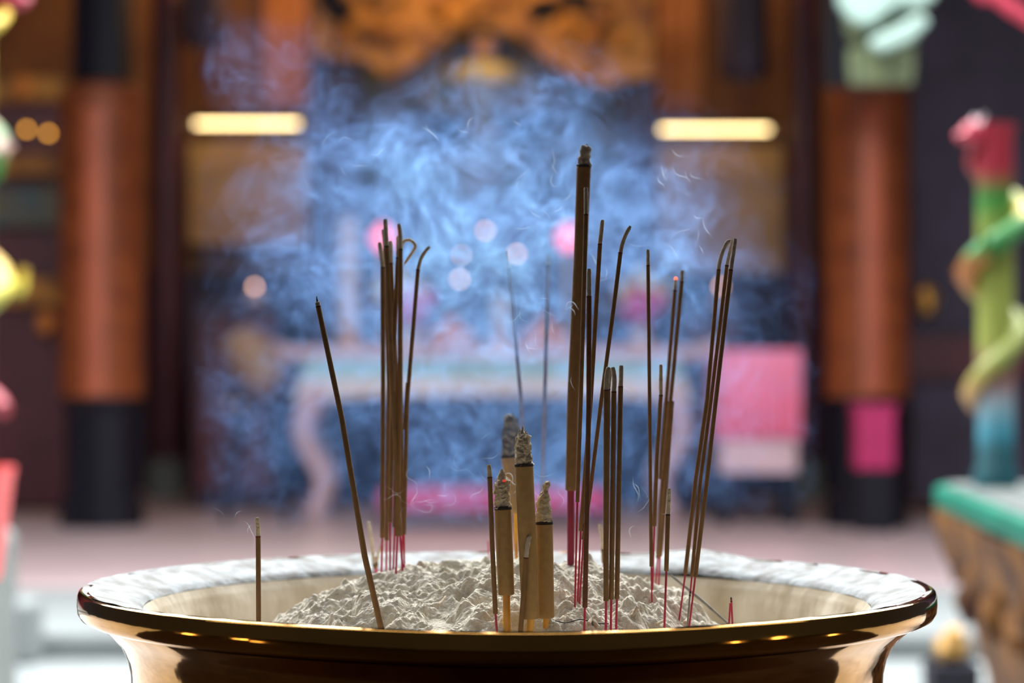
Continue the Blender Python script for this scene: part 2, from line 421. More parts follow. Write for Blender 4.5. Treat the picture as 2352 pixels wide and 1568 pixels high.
# fat sticks
FG = 'thick incense sticks'
def fat(label, base, coat, burn, ash, w, Y, core='core_gold', cw=17, w0=None, coatm='coat_fat', tipm='tip_pale', ember=None, tuft=None, lean=0.0, mid=None):
    s = S(Y)
    P = lambda q, e=0.0: at(q[0], q[1], Y + e + lean * (base[1] - q[1]) / 1000)
    pb = P(base); pc = P(coat); d = (pc - pb).normalized()
    hz = RIM + h_smooth(pb.x, pb.y)
    root = pb - d * max(.014, pb.z - hz + .014)
    o = thing('thick_incense_stick', root, label, 'incense stick', FG)
    mb = MB(); mb.sweep(dens([root, pc, pc + (P(burn) - pc).normalized() * .01], .006), cw * s / 2, 16); mb.build('bamboo_core', M[core], o, True)
    r1 = w * s / 2; r0 = (w0 or w) * s / 2
    bp = dens([pc] + [P(q) for q in (mid or [])] + [P(burn)], .004); n = len(bp)
    e = (bp[1] - bp[0]).normalized()
    rad = [(r0 + (r1 - r0) * i / (n - 1)) * (1 + .012 * noise.noise(p * 120)) for i, p in enumerate(bp)]
    bp = [bp[0] - e * .0006] + bp; rad = [rad[0] * .90] + rad
    mb = MB(); mb.sweep(bp, rad, 40); mb.build('incense_paste', M[coatm], o, True)
    e = (bp[-1] - bp[-2]).normalized()
    mb = MB(); mb.sweep([bp[-1] - e * .0011, bp[-1] - e * .0008, bp[-1] + e * .0004, bp[-1] + e * .0008], [r1 * .98, r1 * 1.025, r1 * 1.025, r1 * .9], 40); mb.build('char_line', M['char'], o, True)
    # crusty burnt cone
    mb = MB(); pts = []; rr = []
    A = [(burn[0], burn[1] + 1, w * .95)] + ash
    for (x0, y0, w_0), (x1, y1, w_1) in zip(A, A[1:]):
        m = max(3, int(abs(y1 - y0) / 2.2))
        for k in range(m):
            t = k / m; pts.append(P((x0 + (x1 - x0) * t, y0 + (y1 - y0) * t))); rr.append((w_0 + (w_1 - w_0) * t) * s / 2)
    pts.append(P(A[-1][:2])); rr.append(A[-1][2] * s / 2)
    seg = 40; o0 = len(mb.v)
    mb.sweep(pts, rr, seg)
    for i, p in enumerate(mb.v):
        c = pts[min(i // seg, len(pts) - 1)]; dd = p - c
        k = .26 * noise.noise(p * 330) + .20 * noise.noise(p * 800) + .12 * noise.noise(p * 1700)
        p += dd * k; p.z += .0011 * noise.noise(p * 700 + Vector((3, 1, 2)))
    mb.build('ash_tip', M[tipm], o, True)
    if ember:
        q = P(ember, 0); mb = MB(); mb.ball(q + Vector((0, -r1 * .70, 0)), r1 * .17, 10, bumpy=.6, sc=(1.3, .6, .8)); em = mb.build('ember', M['ember_dim'], o, True); em['label'] = 'small red glowing ember'
    if tuft:
        for k, (tx, ty, l) in enumerate(tuft):
            mb = MB(); a = P((tx, ty)); b = P((tx + random.uniform(-3, 3), ty - l))
            mb.sweep([a, a.lerp(b, .5) + Vector((random.uniform(-.0004, .0004), 0, 0)), b], [r1 * .16, r1 * .12, r1 * .03], 7, rough=.3)
            mb.build('ash_flake', M[tipm], o, True)
    return o
fat('left thick tan stick of the short trio, with an ember in its crusty tip', (1165, 1446), (1163, 1363), (1155, 1166),
    [(1154, 1158, 36), (1153, 1120, 35), (1153, 1104, 31), (1152, 1096, 19), (1154, 1086, 13), (1154, 1078, 6)], 40, -.112, ember=(1158, 1103), w0=38)
fat('tallest thick tan stick of the short trio, jagged ash crown', (1217, 1446), (1219, 1418), (1203.5, 1067),
    [(1202.5, 1060, 37), (1201, 1020, 35), (1201, 1003, 33), (1200, 999, 22), (1199.5, 990, 9), (1199, 986, 4)], 42.5, -.116, cw=16, w0=41,
    tuft=[(1189, 1006, 14), (1206, 1003, 16), (1212, 1008, 16), (1195, 1000, 16), (1200, 992, 14)])
fat('right thick tan stick of the short trio, ash ending in a white tuft', (1254, 1446), (1254.5, 1416), (1250, 1200),
    [(1248, 1192, 36), (1248, 1160, 33), (1250, 1142, 27), (1252, 1128, 14), (1254, 1122, 11), (1257, 1112, 15), (1256, 1107, 9)], 39.5, -.106, cw=14, w0=38,
    tuft=[(1249, 1124, 12), (1253, 1118, 12), (1259, 1118, 8)])
fat('blurred thick stick with dark lumpy ash, behind the short trio', (1187, 1327), (1184, 1176), (1168, 1047),
    [(1170, 1040, 36), (1172, 1010, 36), (1174, 992, 38), (1174, 975, 34), (1172, 962, 30), (1176, 954, 18)], 34, .09, cw=10, w0=32, tipm='tip_dark',
    tuft=[(1178, 956, 8)])
fat('very tall thick brown stick on a thick crimson stem', (1311, 1336), (1311, 1124), (1341, 381),
    [(1341, 374, 29), (1342, 362, 28), (1345, 348, 24), (1346, 340, 22), (1347, 336, 16)], 33.5, .0, core='core_fat', cw=16.5, w0=25, coatm='coat', tipm='tip_ash',
    mid=[(1316, 920), (1334, 570)], tuft=[(1340, 340, 8), (1346, 338, 9), (1352, 342, 8)])

# red stubs, fallen bits
def stub(label, pts, w, Y, m='core', tipd=True):
    P = [at(x, y, Y) for x, y in pts]; s = S(Y)
    e = (P[0] - P[1]).normalized()
    P = [P[0] + e * .02] + P
    o = thing('burnt_stub', P[0], label, 'incense stick', 'burnt-out red stubs')
    mb = MB(); mb.sweep(P, w * s / 2, 9); mb.build('bamboo_core', M[m], o, True)
    if tipd:
        d = (P[-1] - P[-2]).normalized(); mb = MB(); mb.sweep([P[-1] - d * .0015, P[-1] + d * .0012], [w * s * .55, w * s * .35], 9); mb.build('charred_end', M['char'], o, True)
stub('short red stub with a black burnt end, alone on the right', [(1683, 1440), (1679.5, 1376)], 4.5, -.05)
stub('red stub leaning against the lone black-ended stub on the right', [(1674, 1440), (1677.5, 1384)], 4.5, -.052, tipd=False)
stub('faint red stub behind the crest of the ash, left of centre', [(996, 1320), (994, 1290)], 4, .15, tipd=False)
stub('blurred red stub behind the thin stick beside the fat trio', [(1125, 1315), (1122, 1242)], 4, .15, tipd=False)
stub('dark burnt stub leaning on the rightmost three red stems', [(1580, 1424), (1585, 1362)], 4.5, -.063, m='grey_twig')
stub('tiny brown stub poking from the ash right of the trio', [(1480, 1402), (1481, 1381)], 4.5, -.055, m='grey_twig', tipd=False)
def lying(name, label, cat, pts, w, m, up=.0012, group=None):
    s = None; P = []
    for x, y in pts:
        Y = ash_hit(x, y)
        if Y is None: Y = -.02
        q = at(x, y, Y); q.z = max(q.z, RIM + h_ash(q.x, q.y)) + up; P.append(q)
    mb = MB(); mb.sweep(spline(P, 6), w * S(-.05) / 2, 8, rough=.1)
    tag(mb.build(name, M[m], None, True), label, cat, group)
mbx = MB()
mbx.sweep([at(1541, 1321, .0), at(1585, 1356, -.01), at(1625, 1390, -.02), at(1672, 1432, -.03)], [.0007, .0009, .0009, .0007], 8)
tag(mbx.build('fallen_stick', M['grey_twig'], None, True), 'thin grey burnt stick lying down the right slope of the ash', 'incense stick')
lying('wire', 'thin dark curved wire lying on the ash in front', 'wire', [(1276, 1438), (1300, 1433), (1335, 1431), (1370, 1433), (1398, 1437)], 3, 'dark_wire', .0006)
FR = [((1352, 1443), (1358, 1428), (1366, 1420), 9, 'curled pale ash fragment beside the dark reddish stick, left of two'), ((1362, 1428), (1367, 1438), (1374, 1445), 10, 'curled pale ash fragment beside the dark reddish stick, right of two'),
      ((1508, 1438), (1518, 1432), (1526, 1428), 7, 'white ash fragment at the foot of the short red-stemmed front stick'), ((1574, 1434), (1579, 1428), (1583, 1424), 10, 'white ash fragment below the rightmost leaning three'),
      ((1008, 1392), (1016, 1384), (1024, 1374), 6, 'small ash fragment on the left half of the heap'), ((1452, 1418), (1458, 1412), (1463, 1409), 9, 'round ash fragment right of the even front trio')]
for a, b, c, w, lab in FR:
    lying('ash_fragment', lab, 'ash fragment', [a, b, c], w, 'tip_pale', .001, 'fallen ash fragments')
# ------------------------------------------------------------------ temple hall behind
M['wood'] = mat('orange_brown_wood', (0.30, 0.125, 0.035), 0.55, color2=(0.16, 0.06, 0.02), vscale=2.2, detail=3)
M['gilt'] = mat('gilded_carving', (0.55, 0.24, 0.03), 0.45, 0.3, color2=(0.16, 0.055, 0.012), vscale=5.0, detail=3, bump=.5, bscale=14, bdist=.02)
M['indigo'] = mat('dark_indigo_paint', (0.05, 0.036, 0.075), 0.6, var=.5, vscale=3)
M['maroon'] = mat('maroon_lacquer', (0.10, 0.018, 0.028), 0.4, var=.4, vscale=4)
M['black'] = mat('black_lacquer', (0.008, 0.008, 0.014), 0.5, spec=.2)
M['ochre'] = mat('ochre_painted_panel', (0.72, 0.44, 0.16), 0.6, color2=(0.50, 0.29, 0.12), vscale=2.5, detail=3)
M['drumwood'] = mat('ochre_drum_wood', (0.30, 0.17, 0.06), 0.6, color2=(0.17, 0.10, 0.05), vscale=5)
M['pink_cloth'] = mat('pink_satin_cloth', (0.88, 0.22, 0.36), 0.55, var=.2, vscale=5)
M['magenta'] = mat('magenta_cloth', (0.44, 0.012, 0.11), 0.5, var=.2, vscale=6)
M['lilac'] = mat('pale_pink_paint', (0.62, 0.42, 0.45), 0.4, var=.15, vscale=4)
M['cream'] = mat('cream_paint', (0.70, 0.56, 0.45), 0.5, var=.15, vscale=5)
M['aqua'] = mat('pale_turquoise_paint', (0.30, 0.52, 0.52), 0.5, var=.2, vscale=5)
M['floor'] = mat('pink_terrazzo', (0.56, 0.43, 0.44), 0.30, var=.14, vscale=3, detail=6)
M['granite'] = mat('pale_granite', (0.20, 0.22, 0.22), 0.6, var=.14, vscale=9)
M['greystone'] = mat('grey_stone', (0.17, 0.19, 0.18), 0.75, var=.3, vscale=5)
M['teal'] = mat('teal_glaze', (0.01, 0.17, 0.22), 0.25, var=.2, vscale=6)
M['green'] = mat('emerald_glaze', (0.002, 0.12, 0.078), 0.5, spec=.15, var=.2, vscale=6)
M['slabtop'] = mat('dusty_grey_slab', (0.10, 0.11, 0.105), 0.85, spec=.06, var=.2, vscale=7)
M['carved_gold'] = mat('carved_bronze_gold', (0.20, 0.085, 0.018), 0.7, 0.1, spec=.12, color2=(0.03, 0.013, 0.011), vscale=7, detail=4, bump=.6, bscale=18, bdist=.02)
M['gold'] = mat('bright_gold', (0.85, 0.50, 0.12), 0.3, 0.7)
M['yellow'] = mat('yellow_fruit', (0.72, 0.58, 0.12), 0.5, var=.2, vscale=20)
M['orange'] = mat('orange_fruit', (0.85, 0.30, 0.05), 0.5, var=.2, vscale=20)
M['flower'] = mat('magenta_petals', (0.78, 0.10, 0.42), 0.6, var=.25, vscale=20)
M['leaf'] = mat('dark_leaves', (0.04, 0.13, 0.05), 0.6, var=.3, vscale=20)
M['china'] = mat('pale_porcelain', (0.60, 0.52, 0.55), 0.35)
M['robe'] = mat('dark_teal_robe', (0.05, 0.10, 0.12), 0.5, color2=(0.12, 0.10, 0.05), vscale=6)
M['yrobe'] = mat('yellow_brocade', (0.62, 0.44, 0.03), 0.5, color2=(0.22, 0.26, 0.05), vscale=9)
M['skin'] = mat('gilt_face', (0.32, 0.16, 0.07), 0.5)
M['tube'] = mat('fluorescent_tube', (0.9, 0.9, 0.85), 0.4, emit=(1.0, 0.72, 0.31), estr=6.5)
M['bulb'] = mat('warm_bulb', (0.9, 0.6, 0.4), 0.4, emit=(1.0, 0.52, 0.34), estr=9)
M['amber'] = mat('amber_bulb', (0.9, 0.6, 0.2), 0.4, emit=(1.0, 0.42, 0.04), estr=7)
M['pinkbulb'] = mat('pink_lamp', (0.9, 0.2, 0.3), 0.4, emit=(1.0, 0.16, 0.26), estr=1.7)
M['paper'] = mat('pale_green_paper', (0.22, 0.315, 0.275), 0.7, var=.15, vscale=12)
M['fringe'] = mat('olive_fringe', (0.12, 0.145, 0.065), 0.8, color2=(0.05, 0.065, 0.035), vscale=26, stretch=(1, 1, .15))
M['redcloth'] = mat('red_silk', (0.34, 0.014, 0.04), 0.5, var=.3, vscale=6)
M['tower_highlight'] = mat('painted_coral_highlight', (0.40, 0.085, 0.03), 0.5, color2=(0.28, 0.06, 0.02), vscale=3)  # lighter coral paints in the highlight streak of the lamp towers
M['tower'] = mat('amber_lamp_tower', (0.25, 0.06, 0.013), 0.5, color2=(0.17, 0.038, 0.009), vscale=9)
M['plaster'] = mat('dim_plaster', (0.18, 0.12, 0.11), 0.8, var=.2, vscale=3)
M['porch'] = mat('shade_darkened_porch', (0.014, 0.009, 0.007), 0.9, var=.3, vscale=6, spec=0.05)  # near-black colour stands in for shade under an unbuilt porch roof
M['paving'] = mat('courtyard_paving', (0.42, 0.42, 0.41), 0.75, var=.2, vscale=6)

def struct(mb, name, m, label, bevel=0.0):
    o = mb.build(name, M[m], None, bevel=bevel)
    o['kind'] = 'structure'; o['label'] = label
    return o
b = MB(); b.box((0, 3.4, GROUND - .05), (12, 5.2, .1)); struct(b, 'floor_courtyard', 'paving', 'grey paving of the courtyard in front of the hall')
b = MB(); b.box((0, -1.6, GROUND - .05), (12, 4.8, .1)); struct(b, 'floor_porch', 'porch', 'porch floor around the burner, its colour darkened for shade')
b = MB(); b.box((0, 11.25, FLOOR - .05), (9.4, 7.5, .1)); struct(b, 'floor', 'floor', 'smooth pinkish floor of the temple hall')
b = MB(); b.box((0, 6.75, FLOOR - .035 + .002), (9.4, 1.5, .075)); struct(b, 'trim_1', 'granite', 'pale granite threshold along the front of the hall floor', .012)
b = MB(); b.box((0, 6.02, GROUND + .015), (9.4, .22, .03)); struct(b, 'trim_2', 'greystone', 'grey stone riser strip below the granite threshold', .004)
b = MB(); b.box((0, 5.55, GROUND + .022), (9.4, .7, .045)); struct(b, 'trim_3', 'granite', 'lower pale stone step in front of the hall', .008)
b = MB(); b.box((0, 14.75, 2.4), (9.4, .2, 3.8)); struct(b, 'wall_back', 'wood', 'orange-brown wooden back wall of the hall')
b = MB(); b.box((-4.7, 11.0, 2.4), (.2, 7.6, 3.8)); struct(b, 'wall_left', 'maroon', 'dark maroon left wall of the hall')
b = MB(); b.box((4.7, 11.0, 2.4), (.2, 7.6, 3.8)); struct(b, 'wall_right', 'indigo', 'dark indigo right wall of the hall')
b = MB(); b.box((0, 11.0, 4.3), (9.6, 7.8, .1)); struct(b, 'ceiling', 'plaster', 'dim ceiling of the temple hall')
# dark dado along the back wall
b = MB(); b.box((0, 14.6, FLOOR + .72), (9.2, .1, 1.44)); struct(b, 'trim_4', 'indigo', 'dark indigo wainscot along the back wall')

def px_box(mb, x0, x1, y0, y1, Y, d, rz=0):
    """box whose front face fills a pixel rectangle at depth Y"""
    a = at(x0, y0, Y); c = at(x1, y1, Y)
    mb.box(((a.x + c.x) / 2, Y + d / 2, (a.z + c.z) / 2), (abs(c.x - a.x), d, abs(a.z - c.z)), rz)
def zpx(py, Y): return at(1176, py, Y).z
def xpx(px, Y): return at(px, 784, Y).x

# inner columns, plaques, painted panels
def inner_column(x0, x1, label):
    Y = 13.6; o = thing('wooden_column', (xpx((x0 + x1) / 2, Y), Y, FLOOR), label, 'column', 'maroon inner columns')
    r = abs(xpx(x1, Y) - xpx(x0, Y)) / 2; c = (xpx((x0 + x1) / 2, Y), Y, 0)
    mb = MB(); mb.lathe([(r, FLOOR + .25), (r, 4.2)], c, 32); mb.build('shaft', M['maroon'], o, True)
    mb = MB(); mb.lathe([(r * 1.25, FLOOR), (r * 1.4, FLOOR + .1), (r * 1.1, FLOOR + .25)], c, 32); mb.build('base', M['greystone'], o, True)
inner_column(348, 418, 'dark maroon wooden column just right of the left lamp tower')
inner_column(1812, 1882, 'dark maroon wooden column just left of the right lamp tower')
def plaque(x0, x1, y0, y1, label):
    Y = 13.3; o = thing('hanging_lantern', (xpx((x0 + x1) / 2, Y), Y, zpx(y1, Y)), label, 'lantern', 'dark hanging lanterns')
    cx = xpx((x0 + x1) / 2, Y); w = abs(xpx(x1, Y) - xpx(x0, Y)) / 2; z0 = zpx(y1, Y); z1 = zpx(y0, Y)
    mb = MB(); mb.lathe([(w * .7, z0), (w, z0 + .06), (w, z1 - .06), (w * .7, z1)], (cx, Y, 0), 6); mb.build('lantern_body', M['indigo'], o)
    mb = MB(); mb.lathe([(w * 1.25, z1), (w * .3, z1 + .12)], (cx, Y, 0), 6); mb.build('lantern_roof', M['black'], o)
    mb = MB(); mb.sweep([Vector((cx, Y, z1 + .1)), Vector((cx, Y, 4.25))], .012, 8); mb.build('chain', M['black'], o)
    mb = MB(); mb.lathe([(.01, z0 - .18), (.03, z0 - .15), (.012, z0 - .02), (.01, z0)], (cx, Y, 0), 10); mb.build('tassel', M['maroon'], o)
plaque(412, 520, -40, 110, 'dark blue hanging lantern above the left fluorescent tube')
plaque(1650, 1765, -40, 185, 'dark blue hanging lantern above the right fluorescent tube')
def panel(x0, x1, y0, y1, label):
    Y = 14.55; o = thing('painted_panel', (xpx((x0 + x1) / 2, Y), Y, zpx(y1, Y)), label, 'panel', 'ochre painted wall panels')
    mb = MB(); px_box(mb, x0, x1, y0, y1, Y, .06); mb.build('panel_board', M['ochre'], o)
    for (a, b_, c, d) in ((x0 - 8, x1 + 8, y0 - 10, y0), (x0 - 8, x1 + 8, y1, y1 + 10), (x0 - 8, x0, y0, y1), (x1, x1 + 8, y0, y1)):
        mb = MB(); px_box(mb, a, b_, c, d, Y - .02, .09); mb.build('frame_strip', M['maroon'], o)
panel(432, 706, 322, 560, 'ochre painted wall panel under the left fluorescent tube')
panel(1510, 1800, 332, 640, 'ochre painted wall panel under the right fluorescent tube')
def tube(x0, x1, y, label):
    Y = 14.2; o = thing('fluorescent_lamp', (xpx((x0 + x1) / 2, Y), Y, zpx(y, Y)), label, 'lamp', 'fluorescent tubes on the back wall')
    a = at(x0, y, Y); c = at(x1, y, Y)
    mb = MB(); mb.sweep([a, c], .0135, 16); mb.build('tube', M['tube'], o, True)
    for q, s in ((a, -1), (c, 1)):
        mb = MB(); mb.sweep([q, q + Vector((.03 * s, 0, 0))], .017, 12); mb.build('end_socket', M['china'], o, True)
    mb = MB(); mb.box(((a.x + c.x) / 2, Y + .01, a.z + .04), (abs(c.x - a.x) + .08, .04, .03)); mb.build('batten', M['black'], o)
    for t in (.15, .85):
        q = a.lerp(c, t); mb = MB(); mb.box((q.x, Y + .22, q.z + .045), (.03, .42, .02)); mb.build('bracket', M['black'], o)
tube(450, 686, 284, 'glowing fluorescent tube left of the shrine')
tube(1518, 1766, 297, 'glowing fluorescent tube right of the shrine')

# two tall ribbed lamp towers
def tower(px0, px1, label, caplab):
    Y = 11.0; cx = xpx((px0 + px1) / 2, Y); r = abs(xpx(px1, Y) - xpx(px0, Y)) / 2
    z0 = zpx(912, Y); z1 = zpx(205, Y)
    o = thing('lamp_tower', (cx, Y, FLOOR), label, 'lamp tower', 'ribbed amber lamp towers')
    prof = []; n = 46
    for i in range(n):
        za = z0 + (z1 - z0) * i / n; zb = z0 + (z1 - z0) * (i + 1) / n; dz = zb - za
        prof += [(r * .965, za), (r, za + dz * .25), (r, za + dz * .7), (r * .965, za + dz * .9)]
    prof = [(r * .6, z0)] + prof + [(r * .92, z1), (r * .6, z1 + .04)]
    mb = MB(); mb.lathe(prof, (cx, Y, 0), 48); mb.build('tower_body', M['tower'], o)
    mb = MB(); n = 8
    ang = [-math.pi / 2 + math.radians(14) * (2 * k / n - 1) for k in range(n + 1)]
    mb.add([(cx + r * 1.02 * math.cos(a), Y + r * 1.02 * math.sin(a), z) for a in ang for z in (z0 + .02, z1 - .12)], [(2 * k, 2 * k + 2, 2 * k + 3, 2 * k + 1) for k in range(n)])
    mb.build('painted_highlight', M['tower_highlight'], o, True)  # thin added strip, coloured as the tower's vertical highlight
    mb = MB(); mb.lathe([(r * 1.0, FLOOR), (r * 1.0, FLOOR + .12), (r * .85, FLOOR + .16), (r * .85, z0 - .08), (r * .95, z0 - .03), (r * .95, z0)], (cx, Y, 0), 8); mb.build('base', M['black'], o)
    mb = MB(); mb.lathe([(r * .75, z1 + .03), (r * .72, z1 + .1), (r * .70, z1 + .72), (r * .5, z1 + .85), (.03, z1 + 1.0)], (cx, Y, 0), 8); mb.build('cap', M['black'], o)
    return cx, Y, r, z0, z1
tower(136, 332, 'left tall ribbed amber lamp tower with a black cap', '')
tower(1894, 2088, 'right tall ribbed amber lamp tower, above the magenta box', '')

# bright magenta box below the right tower, pink-draped table
Y = 10.5
o = thing('offering_box', (xpx(2012, Y), Y + .12, FLOOR), 'magenta offering box on a dark stand under the right lamp tower', 'box')
mb = MB(); px_box(mb, 1968, 2056, 938, 1078, Y, .2); mb.build('box_body', M['magenta'], o, bevel=.01)
mb = MB(); px_box(mb, 1962, 2062, 928, 940, Y - .01, .22); mb.build('lid', M['magenta'], o, bevel=.006)
mb = MB(); zt = zpx(1078, Y); mb.box((xpx(2012, Y), Y + .1, (zt + FLOOR) / 2), (.17, .17, zt - FLOOR)); mb.build('stand', M['black'], o)
Y = 11.0
o = thing('offering_table', (xpx(1735, Y), Y + .3, FLOOR), 'small table draped in bright pink cloth, right of the altar', 'table')
zt = zpx(806, Y); zb = zpx(1010, Y); xa = xpx(1652, Y); xb = xpx(1834, Y)
mb = MB(); mb.box(((xa + xb) / 2, Y + .26, zt - .015), (xb - xa, .52, .03)); mb.build('tabletop', M['maroon'], o)
mb = MB()
nx = 60; vs = []; fs = []
for i in range(nx + 1):
    x = xa - .012 + (xb - xa + .024) * i / nx
    for j in range(9):
        t = j / 8; vs.append((x, Y - .012 - .018 * t * math.sin(i * 1.1), zt + .006 + (zb - zt) * t))
for i in range(nx):
    for j in range(8):
        a = i * 9 + j; fs.append((a, a + 9, a + 10, a + 1))
mb.add(vs, fs)
for s_, x in ((-1, xa - .014), (1, xb + .014)):
    vs = [(x + s_ * .01 * math.sin(i), Y - .012 + .54 * i / 10, z) for i in range(11) for z in (zt + .006, zb)]
    mb.add(vs, [(2 * i, 2 * i + 1, 2 * i + 3, 2 * i + 2) for i in range(10)])
mb.add([(xa - .014, Y - .012, zt + .006), (xb + .014, Y - .012, zt + .006), (xb + .014, Y + .53, zt + .006), (xa - .014, Y + .53, zt + .006)], [(0, 1, 2, 3)])
mb.build('cloth', M['pink_cloth'], o, True)
mb = MB(); px_box(mb, 1656, 1830, 1010, 1085, Y + .01, .5); mb.build('painted_haze_skirt', M['lilac'], o)  # lilac imitates the smoke haze over the lower pink cloth
for sx in (xa + .03, xb - .03):
    for sy in (Y + .04, Y + .48):
        mb = MB(); mb.box((sx, sy, (FLOOR + zb) / 2), (.05, .05, zb - FLOOR)); mb.build('leg', M['black'], o)

# altar table with cabriole legs
Y = 11.6
o = thing('altar_table', (xpx(1125, Y), Y + .35, FLOOR), 'long pale altar table with curved legs and upturned ends', 'altar table')
P = lambda x, y: (at(x, y, Y).x, at(x, y, Y).z)
mb = MB(); mb.prism([P(600, 775), P(620, 785), P(650, 796), P(1600, 796), P(1630, 785), P(1650, 775), P(1655, 800), P(1640, 824), P(615, 824), P(596, 800)], Y, Y + .7); mb.build('tabletop', M['lilac'], o, bevel=.008)
mb = MB(); mb.prism([P(700, 824), P(1560, 824), P(1570, 868), P(690, 868)], Y + .03, Y + .62); mb.build('frieze', M['aqua'], o)
mb = MB(); mb.prism([P(690, 868), P(1570, 868), P(1590, 922), P(1500, 916), P(1400, 908), P(870, 908), P(770, 916), P(670, 922)], Y + .01, Y + .06); mb.build('apron', M['cream'], o, bevel=.006)
for sgn, cx in ((-1, 1), (1, -1)):
    for dy in (0.0, .58):
        pts = [(735, 890), (705, 935), (692, 985), (704, 1030), (730, 1075), (738, 1120), (726, 1158), (716, 1188)]
        if sgn > 0: pts = [(2260 - x, y) for x, y in pts]
        q = [at(x, y, Y) + Vector((0, .05 + dy, 0)) for x, y in pts]
        for v in q: v.z = max(v.z, FLOOR + .01)
        mb = MB(); mb.sweep(spline(q, 6), [.07 - .028 * min(1, i / 30) for i in range(len(spline(q, 6)))], 12); mb.build('leg', M['lilac'], o, True)
ztop = zpx(796, Y)
# kneeling bench
Yk = 10.8
o = thing('kneeling_bench', (xpx(1130, Yk), Yk + .15, FLOOR), 'low kneeling bench with a magenta cushion before the altar', 'bench')
mb = MB(); px_box(mb, 868, 1398, 1122, 1176, Yk, .34); mb.build('cushion', M['magenta'], o, bevel=.03)
zc = zpx(1176, Yk)
for px in (885, 1380):
    mb = MB(); mb.box((xpx(px, Yk), Yk + .17, (FLOOR + zc) / 2), (.08, .3, max(.02, zc - FLOOR))); mb.build('leg', M['maroon'], o)
# dark back table behind the altar, holding the offerings further back is the shrine
def on_altar(px, dy=.3): return Vector((at(px, 784, Y + dy).x, Y + dy, ztop))
# offerings
def plate(px, label):
    c = on_altar(px, .45); o = thing('fruit_plate', c, label, 'fruit plate', 'fruit plates on the altar')
    zz = zpx(700, Y + .45)
    mb = MB(); mb.lathe([(.10, c.z), (.09, c.z + .02), (.03, c.z + .05), (.03, zz - .05), (.2, zz), (.21, zz + .015)], (c.x, c.y, 0), 24); mb.build('pedestal_dish', M['china'], o, True)
    return Vector((c.x, c.y, zz + .01))
def fruits(c, label, m='yellow', n=6):
    for k in range(n):
        a = 2 * math.pi * k / (n - 1) if k < n - 1 else 0; rr = .11 if k < n - 1 else 0
        mb = MB(); mb.ball((c.x + rr * math.cos(a), c.y + rr * math.sin(a), c.z + (.068 if k < n - 1 else .145)), .056, 12, bumpy=.08)
        tag(mb.build('pomelo' if m == 'yellow' else 'orange', M[m], None, True), label, 'fruit', label)
pl = plate(915, 'pedestal dish of yellow fruit near the left bundle, on the altar'); fruits(pl, 'yellow fruit piled on the left pedestal dish')
pl = plate(1475, 'pedestal dish of yellow fruit on the right half of the altar'); fruits(pl, 'yellow fruit piled on the right pedestal dish')
def oranges(px, py, label):
    Yc = Y + .12; c = at(px, 784, Yc)
    for k in range(7):
        a = k * 1.047; rr = .085 if k < 6 else 0
        mb = MB(); mb.ball((c.x + rr * math.cos(a), Yc + rr * math.sin(a), ztop + .048 + (.075 if k == 6 else 0)), .047, 12)
        tag(mb.build('orange', M['orange'], None, True), label, 'fruit', label)
oranges(1036, 750, 'orange in the left small heap on the altar')
oranges(1252, 765, 'orange in the right small heap on the altar')
def flowers(px, label):
    c = on_altar(px, .08); o = thing('flower_vase', c, label, 'flowers', 'vases of magenta flowers')
    mb = MB(); mb.lathe([(.04, c.z), (.055, c.z + .04), (.03, c.z + .09), (.04, c.z + .11)], (c.x, c.y, 0), 20); mb.build('vase', M['china'], o, True)
    mb = MB()
    for k in range(10):
        a = k * 2.4; rr = .03 + .05 * (k % 3) / 2
        mb.sweep([Vector((c.x, c.y, c.z + .1)), Vector((c.x + rr * math.cos(a), c.y + rr * math.sin(a), c.z + .16 + .012 * k))], .004, 6)
    mb.build('stems', M['leaf'], o)
    for k in range(10):
        a = k * 2.4; rr = .03 + .06 * (k % 3) / 2
        mb = MB(); mb.ball((c.x + rr * math.cos(a), c.y + rr * math.sin(a), c.z + .15 + .016 * k), .045, 10, sc=(1, 1, .7), bumpy=.5); mb.build('blossom', M['flower'], o, True)
flowers(945, 'vase of magenta flowers behind the left bundle'); flowers(1472, 'vase of magenta flowers on the right half of the altar')
def lotus(px, py, label):
    Yc = Y + .62; c = at(px, py, Yc); o = thing('lotus_lamp', (c.x, Yc, ztop), label, 'lamp', 'glowing pink lotus lamps')
    mb = MB(); mb.lathe([(.07, ztop), (.06, ztop + .03), (.014, ztop + .06), (.014, c.z - .07)], (c.x, Yc, 0), 16); mb.build('stem', M['gold'], o, True)
    mb = MB(); mb.lathe([(.02, c.z - .075), (.055, c.z - .03), (.06, c.z + .01), (.035, c.z + .05), (.008, c.z + .075)], (c.x, Yc, 0), 24, fn=lambda a, z: 1 + .12 * math.cos(8 * a)); mb.build('petal_shade', M['pinkbulb'], o, True)
lotus(880, 545, 'glowing pink lotus lamp behind the left bundle'); lotus(1306, 545, 'glowing pink lotus lamp beside the very tall thick stick')
